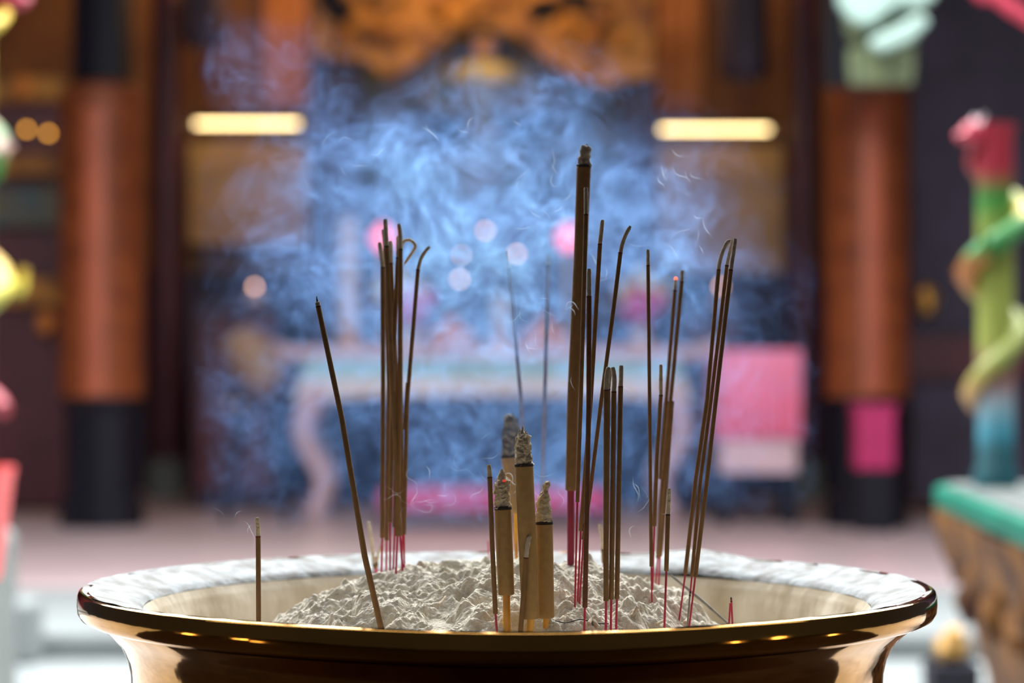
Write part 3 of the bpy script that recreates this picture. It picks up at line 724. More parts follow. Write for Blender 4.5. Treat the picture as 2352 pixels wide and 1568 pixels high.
# pale vase-like candle post
c = on_altar(800, .15); o = thing('candle', c, 'tall pale candle on a holder at the left of the altar', 'candle')
mb = MB(); mb.lathe([(.09, c.z), (.08, c.z + .03), (.035, c.z + .06), (.07, c.z + .1)], (c.x, c.y, 0), 20); mb.build('holder', M['gold'], o, True)
mb = MB(); mb.lathe([(.05, c.z + .1), (.052, zpx(505, Y + .15)), (.02, zpx(500, Y + .15))], (c.x, c.y, 0), 24); mb.build('wax', M['china'], o, True)
c = on_altar(1150, .3); o = thing('candle', c, 'tall pale pinkish candle at the middle of the altar', 'candle')
mb = MB(); mb.lathe([(.09, c.z), (.08, c.z + .03), (.035, c.z + .06), (.06, c.z + .1)], (c.x, c.y, 0), 20); mb.build('holder', M['gold'], o, True)
mb = MB(); mb.lathe([(.042, c.z + .1), (.044, zpx(680, Y + .3)), (.02, zpx(676, Y + .3))], (c.x, c.y, 0), 24); mb.build('wax', M['china'], o, True)
# branching bulb stand
Yc = Y + .55; c = at(1108, 784, Yc)
o = thing('lamp_stand', (c.x, Yc, ztop), 'branching stand of small round bulbs at the middle of the altar', 'lamp stand')
mb = MB(); mb.lathe([(.1, ztop), (.09, ztop + .03), (.014, ztop + .06), (.014, zpx(560, Yc))], (c.x, Yc, 0), 16); mb.build('stem', M['black'], o, True)
for bx, by in ((1115, 530), (1187, 583), (1056, 641), (1131, 640), (1060, 586)):
    q = at(bx, by, Yc)
    mb = MB(); mb.sweep(spline([Vector((c.x, Yc, q.z - .16)), Vector(((c.x + q.x) / 2, Yc - .02, q.z - .12)), q - Vector((0, 0, .02))], 6), .007, 8); a = mb.build('arm', M['black'], o, True)
    mb = MB(); mb.ball(q, .0125 if by not in (640, 586) else .0085, 14); mb.build('bulb', M['bulb'], a, True)
# cabinets left / right of the altar
def cabinet(x0, x1, y0, label, Yc=12.6):
    o = thing('side_cabinet', (xpx((x0 + x1) / 2, Yc), Yc + .3, FLOOR), label, 'cabinet', 'dark side cabinets')
    xa, xb, zt = xpx(x0, Yc), xpx(x1, Yc), zpx(y0, Yc)
    mb = MB(); mb.box(((xa + xb) / 2, Yc + .32, (zt + FLOOR) / 2), (xb - xa, .6, zt - FLOOR)); mb.build('carcass', M['indigo'], o, bevel=.01)
    for k in (0, 1):
        w = (xb - xa) / 2; cx = xa + w * (k + .5)
        mb = MB(); mb.box((cx, Yc, (zt + FLOOR) / 2), (w * .86, .05, (zt - FLOOR) * .84)); d = mb.build('door', M['maroon'], o, bevel=.006)
        mb = MB(); mb.ball((cx + (w * .36 if k == 0 else -w * .36), Yc - .035, (zt + FLOOR) / 2), .022, 10); mb.build('knob', M['gold'], d, True)
    return zt
zl = cabinet(440, 640, 690, 'dark side cabinet between the left column and the altar')
zr = cabinet(1560, 1700, 700, 'dark side cabinet behind the pink-draped table')
def bulb_post(px, py, zt, label):
    Yc = 12.75; q = at(px, py, Yc); o = thing('bulb_lamp', (q.x, Yc, zt), label, 'lamp', 'single small bulbs on posts')
    mb = MB(); mb.lathe([(.06, zt), (.05, zt + .02), (.03, zt + .05), (.012, q.z - .015)], (q.x, Yc, 0), 14); mb.build('post', M['china'], o, True)
    mb = MB(); mb.ball(q, .013, 14); mb.build('bulb', M['bulb'], o, True)
bulb_post(585, 658, zl, 'small warm bulb on a post above the left side cabinet'); bulb_post(1656, 657, zr, 'small warm bulb on a post behind the rightmost leaning three sticks')
# bronze drum left of the altar
Yc = 11.2; q = at(588, 832, Yc)
o = thing('drum', (q.x, Yc, FLOOR), 'tilted ochre drum on a dark stand, left of the altar', 'drum')
mb = MB(); ax = Vector((.62, -.35, -.70)).normalized()
mb.sweep([q - ax * .16, q - ax * .10, q, q + ax * .10, q + ax * .16], [.10, .12, .13, .12, .10], 24); mb.build('drum_shell', M['drumwood'], o, True)
mb = MB(); mb.sweep([q - ax * .163, q - ax * .159], .102, 24); mb.build('drum_skin', M['cream'], o)
for dx in (-.1, .1):
    mb = MB(); mb.sweep([Vector((q.x + dx * 1.6, Yc, FLOOR)), Vector((q.x + dx * .3, Yc + .02, q.z - .08))], .018, 8); mb.build('stand_leg', M['black'], o)

# shrine: dark posts, gilded canopy, statue
Ys = 12.9
o = thing('shrine', (xpx(1110, Ys), Ys + .5, FLOOR), 'dark wooden shrine with a gilded carved canopy behind the altar', 'shrine')
for x0, x1, yy in ((722, 826, 135), (1432, 1500, 175)):
    mb = MB(); px_box(mb, x0, x1, yy, 1100, Ys, .3); p_ = mb.build('post', M['indigo'], o, bevel=.01)
mb = MB()
top = [P2 for P2 in ((715, -60), (1505, -60), (1505, 175), (1430, 185), (1390, 200), (1320, 180), (1270, 150), (1190, 85), (1110, 55), (1030, 85), (950, 150), (890, 185), (840, 140), (715, 130))]
mb.prism([(at(x, y, Ys - .08).x, at(x, y, Ys - .08).z) for x, y in top], Ys - .08, Ys + .1); mb.build('canopy', M['gilt'], o, bevel=.015)
random.seed(21)
for k in range(34):
    x = random.uniform(735, 1485); y = random.uniform(-20, 110 if abs(x - 1110) > 190 else 45); q = at(x, y, Ys - .1)
    mb = MB(); mb.ball(q, random.uniform(.03, .075), 12, sc=(1.3, .5, 1), bumpy=.6); mb.build('carved_boss', M['gilt'] if random.random() < .75 else M['black'], o, True)
mb = MB(); px_box(mb, 800, 1450, 60, 1100, Ys + 1.0, .08); mb.build('back_panel', M['robe'], o)
mb = MB(); px_box(mb, 720, 1500, 470, 1100, Ys + .25, .75); mb.build('plinth', M['indigo'], o)
Yt = Ys + .55; zb = zpx(470, Yt)
c = at(1112, 300, Yt)
o = thing('deity_statue', (c.x, Yt, zb), 'seated robed statue with a dark hat and yellow collar inside the shrine', 'statue')
zh = zpx(118, Yt)
mb = MB(); mb.lathe([(.40, zb), (.42, zb + .08), (.36, zb + .2), (.27, zb + .36), (.25, zh - .22), (.20, zh - .12), (.07, zh - .08), (.065, zh - .04)], (c.x, Yt, 0), 32, flat=.75, fn=lambda a, z: 1 + .03 * math.cos(9 * a)); mb.build('robe', M['robe'], o, True)
mb = MB(); mb.lathe([(.24, zh - .20), (.25, zh - .15), (.17, zh - .09), (.08, zh - .06)], (c.x, Yt, 0), 28, flat=.8); mb.build('collar', M['yrobe'], o, True)
mb = MB(); mb.ball((c.x, Yt, zh + .03), .085, 18, sc=(.9, .95, 1.2)); h_ = mb.build('head', M['skin'], o, True)
mb = MB(); mb.ball((c.x, Yt - .085, zh + .02), .018, 10, sc=(.7, .8, 1.4)); mb.build('nose', M['skin'], h_, True)
for sx in (-1, 1):
    mb = MB(); mb.ball((c.x + sx * .032, Yt - .072, zh + .05), .011, 8); mb.build('eye', M['black'], h_, True)
mb = MB(); mb.lathe([(.095, zh + .09), (.10, zh + .12), (.085, zh + .2), (.05, zh + .22)], (c.x, Yt, 0), 20)
mb.box((c.x, Yt, zh + .115), (.36, .03, .045)); mb.build('hat', M['black'], o, False)
for sx in (-1, 1):
    mb = MB(); mb.sweep(spline([Vector((c.x + sx * .2, Yt, zh - .14)), Vector((c.x + sx * .33, Yt - .08, zh - .34)), Vector((c.x + sx * .12, Yt - .26, zh - .42))], 6), [.09] * 4 + [.085] * 4 + [.08] * 5, 14); mb.build('sleeve', M['robe'], o, True)

M['brocade'] = mat('orange_brocade', (0.62, 0.27, 0.10), 0.5, color2=(0.45, 0.17, 0.05), vscale=4)
for x0, x1, yb_, lab in ((606, 706, 248, 'orange brocade banner hanging left of the shrine'), (1510, 1612, 258, 'orange-brown brocade banner hanging right of the shrine')):
    Yb = 14.25; o = thing('brocade_banner', (xpx((x0 + x1) / 2, Yb), Yb, zpx(yb_, Yb)), lab, 'banner', 'brocade banners')
    xa, xb, zb1 = xpx(x0, Yb), xpx(x1, Yb), zpx(yb_, Yb)
    mb = MB(); n = 24
    vs = [(xa + (xb - xa) * i / n, Yb + dy + .015 * math.sin(i * .9), z) for dy in (0, .02) for i in range(n + 1) for z in (zb1, 4.1)]
    fs = [(2 * i, 2 * i + 2, 2 * i + 3, 2 * i + 1) for i in range(n)] + [(2 * (n + 1) + 2 * i, 2 * (n + 1) + 2 * i + 1, 2 * (n + 1) + 2 * i + 3, 2 * (n + 1) + 2 * i + 2) for i in range(n)]
    mb.add(vs, fs); mb.build('banner_cloth', M['brocade'], o, True)
    mb = MB(); mb.sweep([Vector((xa - .05, Yb + .01, 4.1)), Vector((xb + .05, Yb + .01, 4.1))], .02, 10); mb.sweep([Vector(((xa + xb) / 2, Yb + .01, 4.1)), Vector(((xa + xb) / 2, Yb + .01, 4.26))], .008, 8); mb.build('rod', M['black'], o)
# carved gold wall ornaments with amber bulbs at far left
o = thing('side_altar', (xpx(70, 12.2), 12.4, FLOOR), 'dark red side altar with gold ornaments beyond the left lamp tower', 'side altar')
Yc = 12.2
mb = MB(); px_box(mb, -160, 150, 235, 1160, Yc + .15, .4); mb.build('red_backboard', M['maroon'], o)
for (x0, x1, y0, y1, m) in ((-150, 165, 175, 232, 'gilt'), (-100, 150, 352, 400, 'gilt'), (-150, 150, 430, 520, 'robe'), (-130, 135, 640, 700, 'gilt')):
    mb = MB(); px_box(mb, x0, x1, y0, y1, Yc + .05, .14); mb.build('carved_band', M[m], o, bevel=.01)
for (x, y) in ((61, 297), (111, 306)):
    mb = MB(); mb.ball(at(x, y, Yc), .014, 12); mb.build('bulb', M['amber'], o, True)
for (x, y, r_) in ((104, 740, .05), (50, 195, .05)):
    mb = MB(); mb.ball(at(x, y, Yc + .02), r_, 14, sc=(1, 1, 1.3), bumpy=.4); mb.build('gold_ornament', M['orange'], o, True)

# far right: dark cabinet with gold ornament
Yc = 12.0
o = thing('side_altar', (xpx(2240, Yc), Yc + .3, FLOOR), 'dark side altar with a gold ornament beyond the right lamp tower', 'side altar')
mb = MB(); px_box(mb, 2095, 2560, -60, 790, Yc + .1, .5); mb.build('niche', M['indigo'], o)
mb = MB(); px_box(mb, 2085, 2460, 770, 870, Yc, .5); mb.build('shelf_front', M['maroon'], o)
mb = MB(); px_box(mb, 2095, 2460, 870, 1150, Yc + .05, .5); mb.build('base', M['indigo'], o)
mb = MB(); mb.ball(at(2131, 690, Yc + .02), .055, 14, sc=(1, 1, 1.4), bumpy=.4); mb.build('gold_ornament', M['gold'], o, True)
mb = MB(); mb.ball(at(2220, 735, Yc - .4), .010, 12); 
# ceiling beam ribbons & white lantern at upper right
Yc = 6.9
o = thing('paper_lantern', (at(2040, 195, Yc).x, Yc, at(2040, 195, Yc).z), 'pale green folded paper lantern with an olive fringe, hanging upper right', 'lantern')
def slab(mb, pts, Y0, d, bow=.0):
    mb.prism([(at(x, y, Y0).x, at(x, y, Y0).z) for x, y in pts], Y0, Y0 + d)
mb = MB(); slab(mb, [(1925, -60), (2030, -60), (2090, -10), (2000, 62), (1955, 50), (1925, 10)], Yc - .06, .05); mb.build('paper_fold', M['paper'], o, bevel=.015)
mb = MB(); slab(mb, [(1995, 92), (2120, 28), (2140, 50), (2095, 95), (2030, 120), (2000, 112)], Yc - .08, .05); mb.build('paper_fold', M['paper'], o, bevel=.015)
mb = MB(); slab(mb, [(2030, -60), (2160, -60), (2150, 0), (2110, 18), (2060, 32)], Yc - .03, .05); mb.build('paper_fold', M['paper'], o, bevel=.015)
cx = at(2040, 60, Yc)
mb = MB(); mb.lathe([(.10, at(0, 110, Yc).z), (.135, at(0, 60, Yc).z), (.15, at(0, -20, Yc).z), (.10, at(0, -90, Yc).z)], (cx.x, Yc + .1, 0), 8, flat=.6); mb.build('lantern_frame', M['fringe'], o)
mb = MB(); zt = at(0, 105, Yc).z; z2 = at(0, 188, Yc).z
mb.lathe([(.102, z2), (.112, (zt + z2) / 2), (.11, zt)], (at(2032, 100, Yc).x, Yc + .08, 0), 90, fn=lambda a, z: 1 + .06 * math.cos(30 * a), flat=.6); mb.build('fringe', M['fringe'], o, True)
mb = MB(); mb.sweep([Vector((cx.x, Yc + .1, at(0, -90, Yc).z)), Vector((cx.x, Yc + .1, 4.26))], .006, 8); mb.build('cord', M['black'], o)
# dark post behind lantern
o = thing('dark_banner', (xpx(1925, 10.2), 10.2, zpx(205, 10.2)), 'dark green-black banner hanging behind the paper lantern', 'banner')
mb = MB(); px_box(mb, 1890, 2085, -60, 200, 10.2, .03); mb.build('banner_cloth', M['black'], o)
mb = MB(); a = at(1875, -58, 10.2); c2 = at(2100, -58, 10.2); mb.sweep([a, c2], .02, 10); mb.sweep([(a + c2) / 2, Vector(((a + c2).x / 2, 10.2, 4.26))], .008, 8); mb.build('rod', M['maroon'], o)
# red ribbon, upper right corner
Yc = 7.5; q = [Vector((at(2180, -60, Yc).x, Yc, 4.25)), at(2230, -110, Yc), at(2290, -12, Yc), at(2352, 35, Yc), at(2440, 75, Yc), at(2560, 20, Yc), Vector((at(2640, -60, Yc).x, Yc, 4.25))]
mb = MB(); mb.sweep(spline(q, 6), .03, 12, flat=.35); tag(mb.build('silk_ribbon', M['redcloth'], None, True), 'red silk ribbon swagged across the upper right corner', 'ribbon')

# ------------------------------------------------------------------ nearer pedestals with coiled ceramic dragons
def dragon(cx, cy, z0, z1, rcol, rc, stops, label, turns=2.6, ph=0.0, seedk=3, core='teal'):
    o = thing('dragon_column', (cx, cy, z0), label, 'dragon column', 'glazed dragon columns')
    mb = MB(); mb.lathe([(rcol * 1.25, z0), (rcol * 1.25, z0 + .03), (rcol, z0 + .05), (rcol, z1 - .03), (rcol * 1.2, z1)], (cx, cy, 0), 28)
    mb.build('shaft', ramp_mat('column_glaze', stops[0], .5, z1 - z0, .05), o, True)
    pts = []; rad = []
    n = 90
    for i in range(n):
        t = i / (n - 1); a = ph + turns * 2 * math.pi * t
        R_ = rcol + rc * (.55 + .35 * math.sin(7 * t + seedk))
        pts.append(Vector((cx + R_ * math.cos(a), cy + R_ * math.sin(a), z0 + (z1 - z0) * (.22 + .72 * t))))
        rad.append(rc * (.35 + .65 * math.sin(math.pi * min(1, .08 + t * .95)) ** .6))
    gl = ramp_mat('dragon_glaze', stops[1], .55, z1 - z0, .12)
    mb = MB(); mb.sweep(pts, rad, 16); mb.build('dragon_body', gl, o, True)
    mb = MB()
    for i in range(4, n - 4, 3):
        d = (pts[i] - Vector((cx, cy, pts[i].z))).normalized(); t = (pts[i + 1] - pts[i]).normalized()
        b_ = pts[i] + d * rad[i] * .85
        mb.sweep([b_, b_ + d * rad[i] * .5 + t * .012], [rad[i] * .35, rad[i] * .04], 6)
    mb.build('back_fins', gl, o, True)
    h = pts[-1] + Vector((0, 0, rc)); d = (pts[-1] - Vector((cx, cy, pts[-1].z))).normalized()
    mb = MB(); mb.ball(h, rc * 1.25, 16, sc=(1, 1, .9), bumpy=.35); mb.ball(h + d * rc * 1.1 - Vector((0, 0, rc * .3)), rc * .75, 14, sc=(1, 1, .7), bumpy=.3); mb.build('dragon_head', M['redcloth'], o, True)
    mb = MB()
    for s_ in (-1, 1):
        k = d.cross(Vector((0, 0, 1))) * s_
        mb.sweep([h + k * rc * .5 + Vector((0, 0, rc * .6)), h + k * rc * .9 - d * rc * .5 + Vector((0, 0, rc * 1.6))], [rc * .25, rc * .05], 8)
    mb.build('horns', M['china'], o, True)
    for j, t in enumerate((.33, .6)):
        i = int(n * t); d = (pts[i] - Vector((cx, cy, pts[i].z))).normalized()
        mb = MB(); mb.sweep(spline([pts[i], pts[i] + d * rc * 1.4 + Vector((0, 0, -.03)), pts[i] + d * rc * 1.7 + Vector((0, 0, .03))], 5), rc * .33, 10); l_ = mb.build('dragon_leg', gl, o, True)
G_ = (.010, .15, .02); YG = (.19, .22, .035); OR = (.30, .10, .012); PK = (.22, .09, .08); PB = (.14, .22, .26); TL_ = (.0, .055, .07); RD = (.24, .008, .022)
YB = 3.95; zt = 1.06
cx = xpx(2286, YB); z0 = zt; z1 = zpx(285, YB)
dragon(cx, YB, z0, z1, .040, .026,
       ([(0, TL_), (.10, TL_), (.15, (.02, .16, .22)), (.22, PB), (.30, PK), (.40, YG), (.7, YG), (.8, G_), (.87, RD), (1, RD)],
        [(0, PB), (.18, PK), (.28, (.5, .3, .1)), (.33, YG), (.50, YG), (.535, OR), (.62, OR), (.655, G_), (.74, G_), (.76, (.5, .40, .05)), (.84, G_), (.875, RD), (1, RD)]),
       'colourful glazed dragon column standing on the green-topped pedestal at the right', ph=2.2, turns=2.2)
ya, yb = 2.2, 4.2
o = thing('stone_pedestal', (1.4, (ya + yb) / 2, GROUND), 'carved bronze-gold pedestal with an emerald green slab, right foreground', 'pedestal')
def xl(y): return .972 - (4.2 - y) * .050
def zslab(mb, ins, z0_, z1_):
    pl_ = [(xl(ya) + ins, ya + ins), (1.95 - ins, ya + ins), (1.95 - ins, yb - ins), (xl(yb) + ins + .035, yb - ins), (xl(yb) + ins, yb - ins - .05)]
    n = len(pl_); mb.add([(x, y, z0_) for x, y in pl_] + [(x, y, z1_) for x, y in pl_], [tuple(reversed(range(n))), tuple(range(n, 2 * n))] + [(i, (i + 1) % n, (i + 1) % n + n, i + n) for i in range(n)])
mb = MB(); zslab(mb, 0, zt - .058, zt - .004); mb.build('green_slab', M['green'], o, bevel=.014)
mb = MB(); zslab(mb, .022, zt - .008, zt); mb.build('slab_top', M['slabtop'], o)
mb = MB()
prof_z = [zt - .058, zt - .10, zt - .17, zt - .25, zt - .34, zt - .44, GROUND]
ins = [.010, .012, .03, .06, .09, .115, .12]
vs = []; fs = []; m_ = 40
for (z, q) in zip(prof_z, ins):
    ring = [(xl(ya + (yb - ya) * i / m_) + q, ya + q + (yb - ya - 2 * q) * i / m_) for i in range(m_)] + [(xl(yb) + q + (1.9 - xl(yb)) * i / 12, yb - q) for i in range(12)] + [(1.9 - q, yb - q - (yb - ya - 2 * q) * i / m_) for i in range(m_)] + [(1.9 - q - (1.9 - q - xl(ya) - q) * i / 12, ya + q) for i in range(12)]
    for x, y in ring:
        k = .018 * noise.noise(Vector((x * 6, y * 6, z * 7)))
        vs.append((x + k, y, z))
L = len(vs) // len(prof_z)
for i in range(len(prof_z) - 1):
    for k in range(L): fs.append((i * L + k, i * L + (k + 1) % L, (i + 1) * L + (k + 1) % L, (i + 1) * L + k))
mb.add(vs, fs); mb.build('carved_base', M['carved_gold'], o, True)
for k in range(11):
    y = ya + .15 + k * .165
    mb = MB(); mb.ball((xl(y) + .05, y, zt - .17 - .07 * (k % 2)), .05, 12, sc=(.7, 1.2, 1), bumpy=.6); mb.build('carved_knob', M['carved_gold'], o, True)
# small gold lion at the foot
q = at(2185, 1488, 4.9)
o = thing('gold_figurine', (q.x, 4.9, GROUND), 'small gold lion figurine on a dark stone block, left of the carved pedestal', 'figurine')
mb = MB(); mb.ball(q, .040, 16, sc=(1.1, 1.2, .95), bumpy=.3); mb.ball(q + Vector((.0, -.04, .035)), .026, 14, bumpy=.3); mb.build('lion_body', mat('old_gold', (.36, .20, .045), .55, .2), o, True)
mb = MB(); zz = q.z - .035; mb.box((q.x, 4.9, (zz + GROUND) / 2), (.13, .15, zz - GROUND)); mb.build('block', M['black'], o, bevel=.01)

# left: mirrored dragon column and red tub
YB = 4.3
cx = xpx(-74, YB); z0 = FLOOR + .42; z1 = zpx(-60, YB)
dragon(cx, YB, z0, z1, .055, .034,
       ([(0, TL_), (.2, TL_), (.3, PK), (.5, YG), (.7, G_), (.9, (.5, .4, .03)), (1, (.5, .4, .03))],
        [(0, RD), (.33, RD), (.37, OR), (.41, YG), (.46, (.6, .5, .06)), (.5, OR), (.56, OR), (.60, G_), (.66, G_), (.70, PK), (.74, G_), (.8, (.45, .12, .12)), (.86, YG), (.92, (.6, .4, .02)), (1, (.6, .4, .02))]),
       'colourful glazed dragon column cut off by the left edge', ph=.4, turns=3.0, seedk=1)
o = thing('stone_pedestal', (cx - .2, YB, GROUND), 'grey stone pedestal under the dragon column at the left edge', 'pedestal')
mb = MB(); mb.box((cx - .16, YB, (GROUND + z0) / 2), (.46, .5, z0 - GROUND)); mb.build('block', M['greystone'], o, bevel=.02)
Yp = 3.75; cx2 = xpx(-60, Yp); zt = zpx(1072, Yp); zb_ = zpx(1330, Yp)
o = thing('red_tub', (cx2, Yp, GROUND), 'tapered red tub on a stone block at the left edge', 'tub')
r_ = xpx(33, Yp) - cx2
mb = MB(); mb.lathe([(r_ * .62, zb_), (r_ * .66, zb_ + .01), (r_ * .97, zt - .015), (r_, zt - .012), (r_, zt), (r_ * .93, zt), (r_ * .6, zb_ + .03)], (cx2, Yp, 0), 40); mb.build('tub_wall', mat('red_plastic', (.78, .10, .10), .4), o, True)
mb = MB(); mb.box((cx2, Yp, (zb_ + GROUND) / 2), (r_ * 1.1, r_ * 1.1, zb_ - GROUND)); mb.build('block', M['greystone'], o)
# low white balustrade block, far left
Yw = 5.75
o = thing('stone_balustrade', (xpx(10, Yw), Yw, GROUND), 'pale stone balustrade block at the lower left edge', 'balustrade')
mb = MB(); a = at(-200, 1380, Yw); c2 = at(78, 1380, Yw); mb.box(((a.x + c2.x) / 2, Yw + .08, (a.z + GROUND + .045) / 2), (c2.x - a.x, .16, a.z - GROUND - .045)); mb.build('block', M['granite'], o, bevel=.02)

# ------------------------------------------------------------------ smoke
def smoke_volume():
    Ys_ = .06
    lo = Vector((at(440, 0, Ys_).x, .045, at(0, 1240, Ys_).z)); hi = Vector((at(1900, 0, Ys_).x, .185, at(0, -90, Ys_).z))
    VOX = .0016
    ng = bpy.data.node_groups.new('smoke_field', 'GeometryNodeTree')
    ng.interface.new_socket('Geometry', in_out='INPUT', socket_type='NodeSocketGeometry')
    ng.interface.new_socket('Geometry', in_out='OUTPUT', socket_type='NodeSocketGeometry')
    N = ng.nodes; Lk = ng.links
    def val(x, sock):
        if isinstance(x, (int, float)): sock.default_value = x
        elif isinstance(x, (tuple, Vector)): sock.default_value = tuple(x)
        else: Lk.new(x, sock)
    def m(op, a, b_=0.0, c_=0.0, clamp=False):
        n = N.new('ShaderNodeMath'); n.operation = op; n.use_clamp = clamp
        val(a, n.inputs[0]); val(b_, n.inputs[1]); val(c_, n.inputs[2]); return n.outputs[0]
    def vm(op, a, b_=(0, 0, 0), sc=None):
        n = N.new('ShaderNodeVectorMath'); n.operation = op
        val(a, n.inputs[0]); val(b_, n.inputs[1])
        if sc is not None: val(sc, n.inputs['Scale'])
        return n.outputs['Value'] if op in ('LENGTH', 'DOT_PRODUCT') else n.outputs['Vector']
    def nz(v, s, det=2.0, rough=.5, out='Fac', dist=0.0):
        n = N.new('ShaderNodeTexNoise'); n.noise_dimensions = '3D'
        val(v, n.inputs['Vector']); n.inputs['Scale'].default_value = s; n.inputs['Detail'].default_value = det
        n.inputs['Roughness'].default_value = rough; n.inputs['Distortion'].default_value = dist
        return n.outputs[out]
    pos = N.new('GeometryNodeInputPosition').outputs[0]
    w1 = vm('SCALE', vm('SUBTRACT', nz(pos, 16, 1.0, .5, 'Color'), (.5, .5, .5)), sc=.05)
    p1 = vm('ADD', pos, w1)
    w2 = vm('SCALE', vm('SUBTRACT', nz(p1, 55, 2.0, .5, 'Color'), (.5, .5, .5)), sc=.020)
    p2 = vm('ADD', p1, w2)
    def blob(px, py, rx, ry, amp, yc=.06, sy=.06):
        c = at(px, py, yc); s_ = S(yc)
        d = vm('MULTIPLY', vm('SUBTRACT', vm('ADD', pos, vm('SCALE', w1, sc=.6)), tuple(c)), (1 / (rx * s_), 1 / sy, 1 / (ry * s_)))
        q = vm('DOT_PRODUCT', d, d)
        return m('MULTIPLY', m('EXPONENT', m('MULTIPLY', q, -1.0)), amp)
    blobs = BLOBS
    env = None
    for bb in blobs:
        e = blob(*bb); env = e if env is None else m('ADD', env, e)
    big = m('MAXIMUM', m('MULTIPLY_ADD', nz(p1, 15, 2.0, .5), 3.6, -1.30), 0.10)          # billows
    mid = m('MAXIMUM', m('MULTIPLY_ADD', nz(p2, 42, 3.0, .55), 5.0, -2.05), 0.10)
    rid = m('SUBTRACT', 1.0, m('MULTIPLY', m('ABSOLUTE', m('SUBTRACT', nz(p2, 60, 2.0, .5), .5)), 11.0), clamp=True)
    fine = m('MAXIMUM', m('MULTIPLY_ADD', nz(p2, 130, 2.0, .6), 6.0, -2.6), 0.0)
    tex = m('MULTIPLY', m('MULTIPLY_ADD', rid, 1.5, .40), m('MULTIPLY_ADD', mid, .85, .25))
    tex = m('MULTIPLY', m('MULTIPLY', tex, m('MULTIPLY_ADD', fine, .85, .5)), m('MULTIPLY_ADD', big, .8, .3))
    # smooth low haze has no texture of its own
    dens_ = m('MULTIPLY', env, tex)
    dens_ = m('MAXIMUM', m('SUBTRACT', dens_, .006), 0.0)
    vc = N.new('GeometryNodeVolumeCube')
    val(dens_, vc.inputs['Density'])
    vc.inputs['Min'].default_value = tuple(lo); vc.inputs['Max'].default_value = tuple(hi)
    for k, ax in zip('XYZ', range(3)):
        vc.inputs['Resolution ' + k].default_value = int((hi[ax] - lo[ax]) / VOX)
    mt = bpy.data.materials.new('incense_smoke'); mt.use_nodes = True
    t = mt.node_tree; t.nodes.clear()
    out = t.nodes.new('ShaderNodeOutputMaterial')
    at_ = t.nodes.new('ShaderNodeAttribute'); at_.attribute_name = 'density'
    mu = t.nodes.new('ShaderNodeMath'); mu.operation = 'MULTIPLY'; mu.inputs[1].default_value = SMOKE
    t.links.new(at_.outputs['Fac'], mu.inputs[0])
    vs_ = t.nodes.new('ShaderNodeVolumeScatter'); vs_.inputs['Color'].default_value = (*SMOKE_COL, 1); vs_.inputs['Anisotropy'].default_value = SMOKE_G
    va = t.nodes.new('ShaderNodeVolumeAbsorption'); va.inputs['Color'].default_value = (*SMOKE_ABS, 1)
    ad_ = t.nodes.new('ShaderNodeAddShader')
    t.links.new(mu.outputs[0], vs_.inputs['Density']); t.links.new(mu.outputs[0], va.inputs['Density'])
    t.links.new(vs_.outputs[0], ad_.inputs[0]); t.links.new(va.outputs[0], ad_.inputs[1]); t.links.new(ad_.outputs[0], out.inputs['Volume'])
    sm = N.new('GeometryNodeSetMaterial'); sm.inputs['Material'].default_value = mt
    go = N.new('NodeGroupOutput'); N.new('NodeGroupInput')
    Lk.new(vc.outputs[0], sm.inputs[0]); Lk.new(sm.outputs[0], go.inputs[0])
    me = bpy.data.meshes.new('smoke'); me.materials.append(mt)
    o = bpy.data.objects.new('smoke', me); col.objects.link(o)
    md = o.modifiers.new('smoke', 'NODES'); md.node_group = ng
    tag(o, 'bluish cloud of incense smoke drifting above the burner', 'smoke', kind='stuff')
SMOKE = 18.0
SMOKE_COL = (0.22, 0.43, 0.95)
SMOKE_ABS = (0.62, 0.80, 1.0)
SMOKE_G = 0.6
# centre px, radii px, amplitude, depth centre, depth radius
BLOBS = [(1010, 500, 300, 180, .85, .115, .03), (1130, 650, 390, 190, .50, .115, .035), (1440, 520, 190, 150, .75, .115, .03), (1000, 340, 230, 110, .32, .12, .03), (1210, 240, 220, 100, .17, .12, .03),
         (740, 540, 130, 140, .34, .115, .035), (1150, 980, 330, 130, .55, .115, .035), (1120, 1110, 380, 70, .32, .115, .035), (1080, 800, 450, 170, .30, .115, .035), (640, 170, 140, 100, .17, .12, .03),
         (1590, 570, 110, 90, .4, .115, .03), (1640, 930, 180, 180, .26, .115, .035), (680, 980, 180, 170, .26, .115, .035)]
smoke_volume()

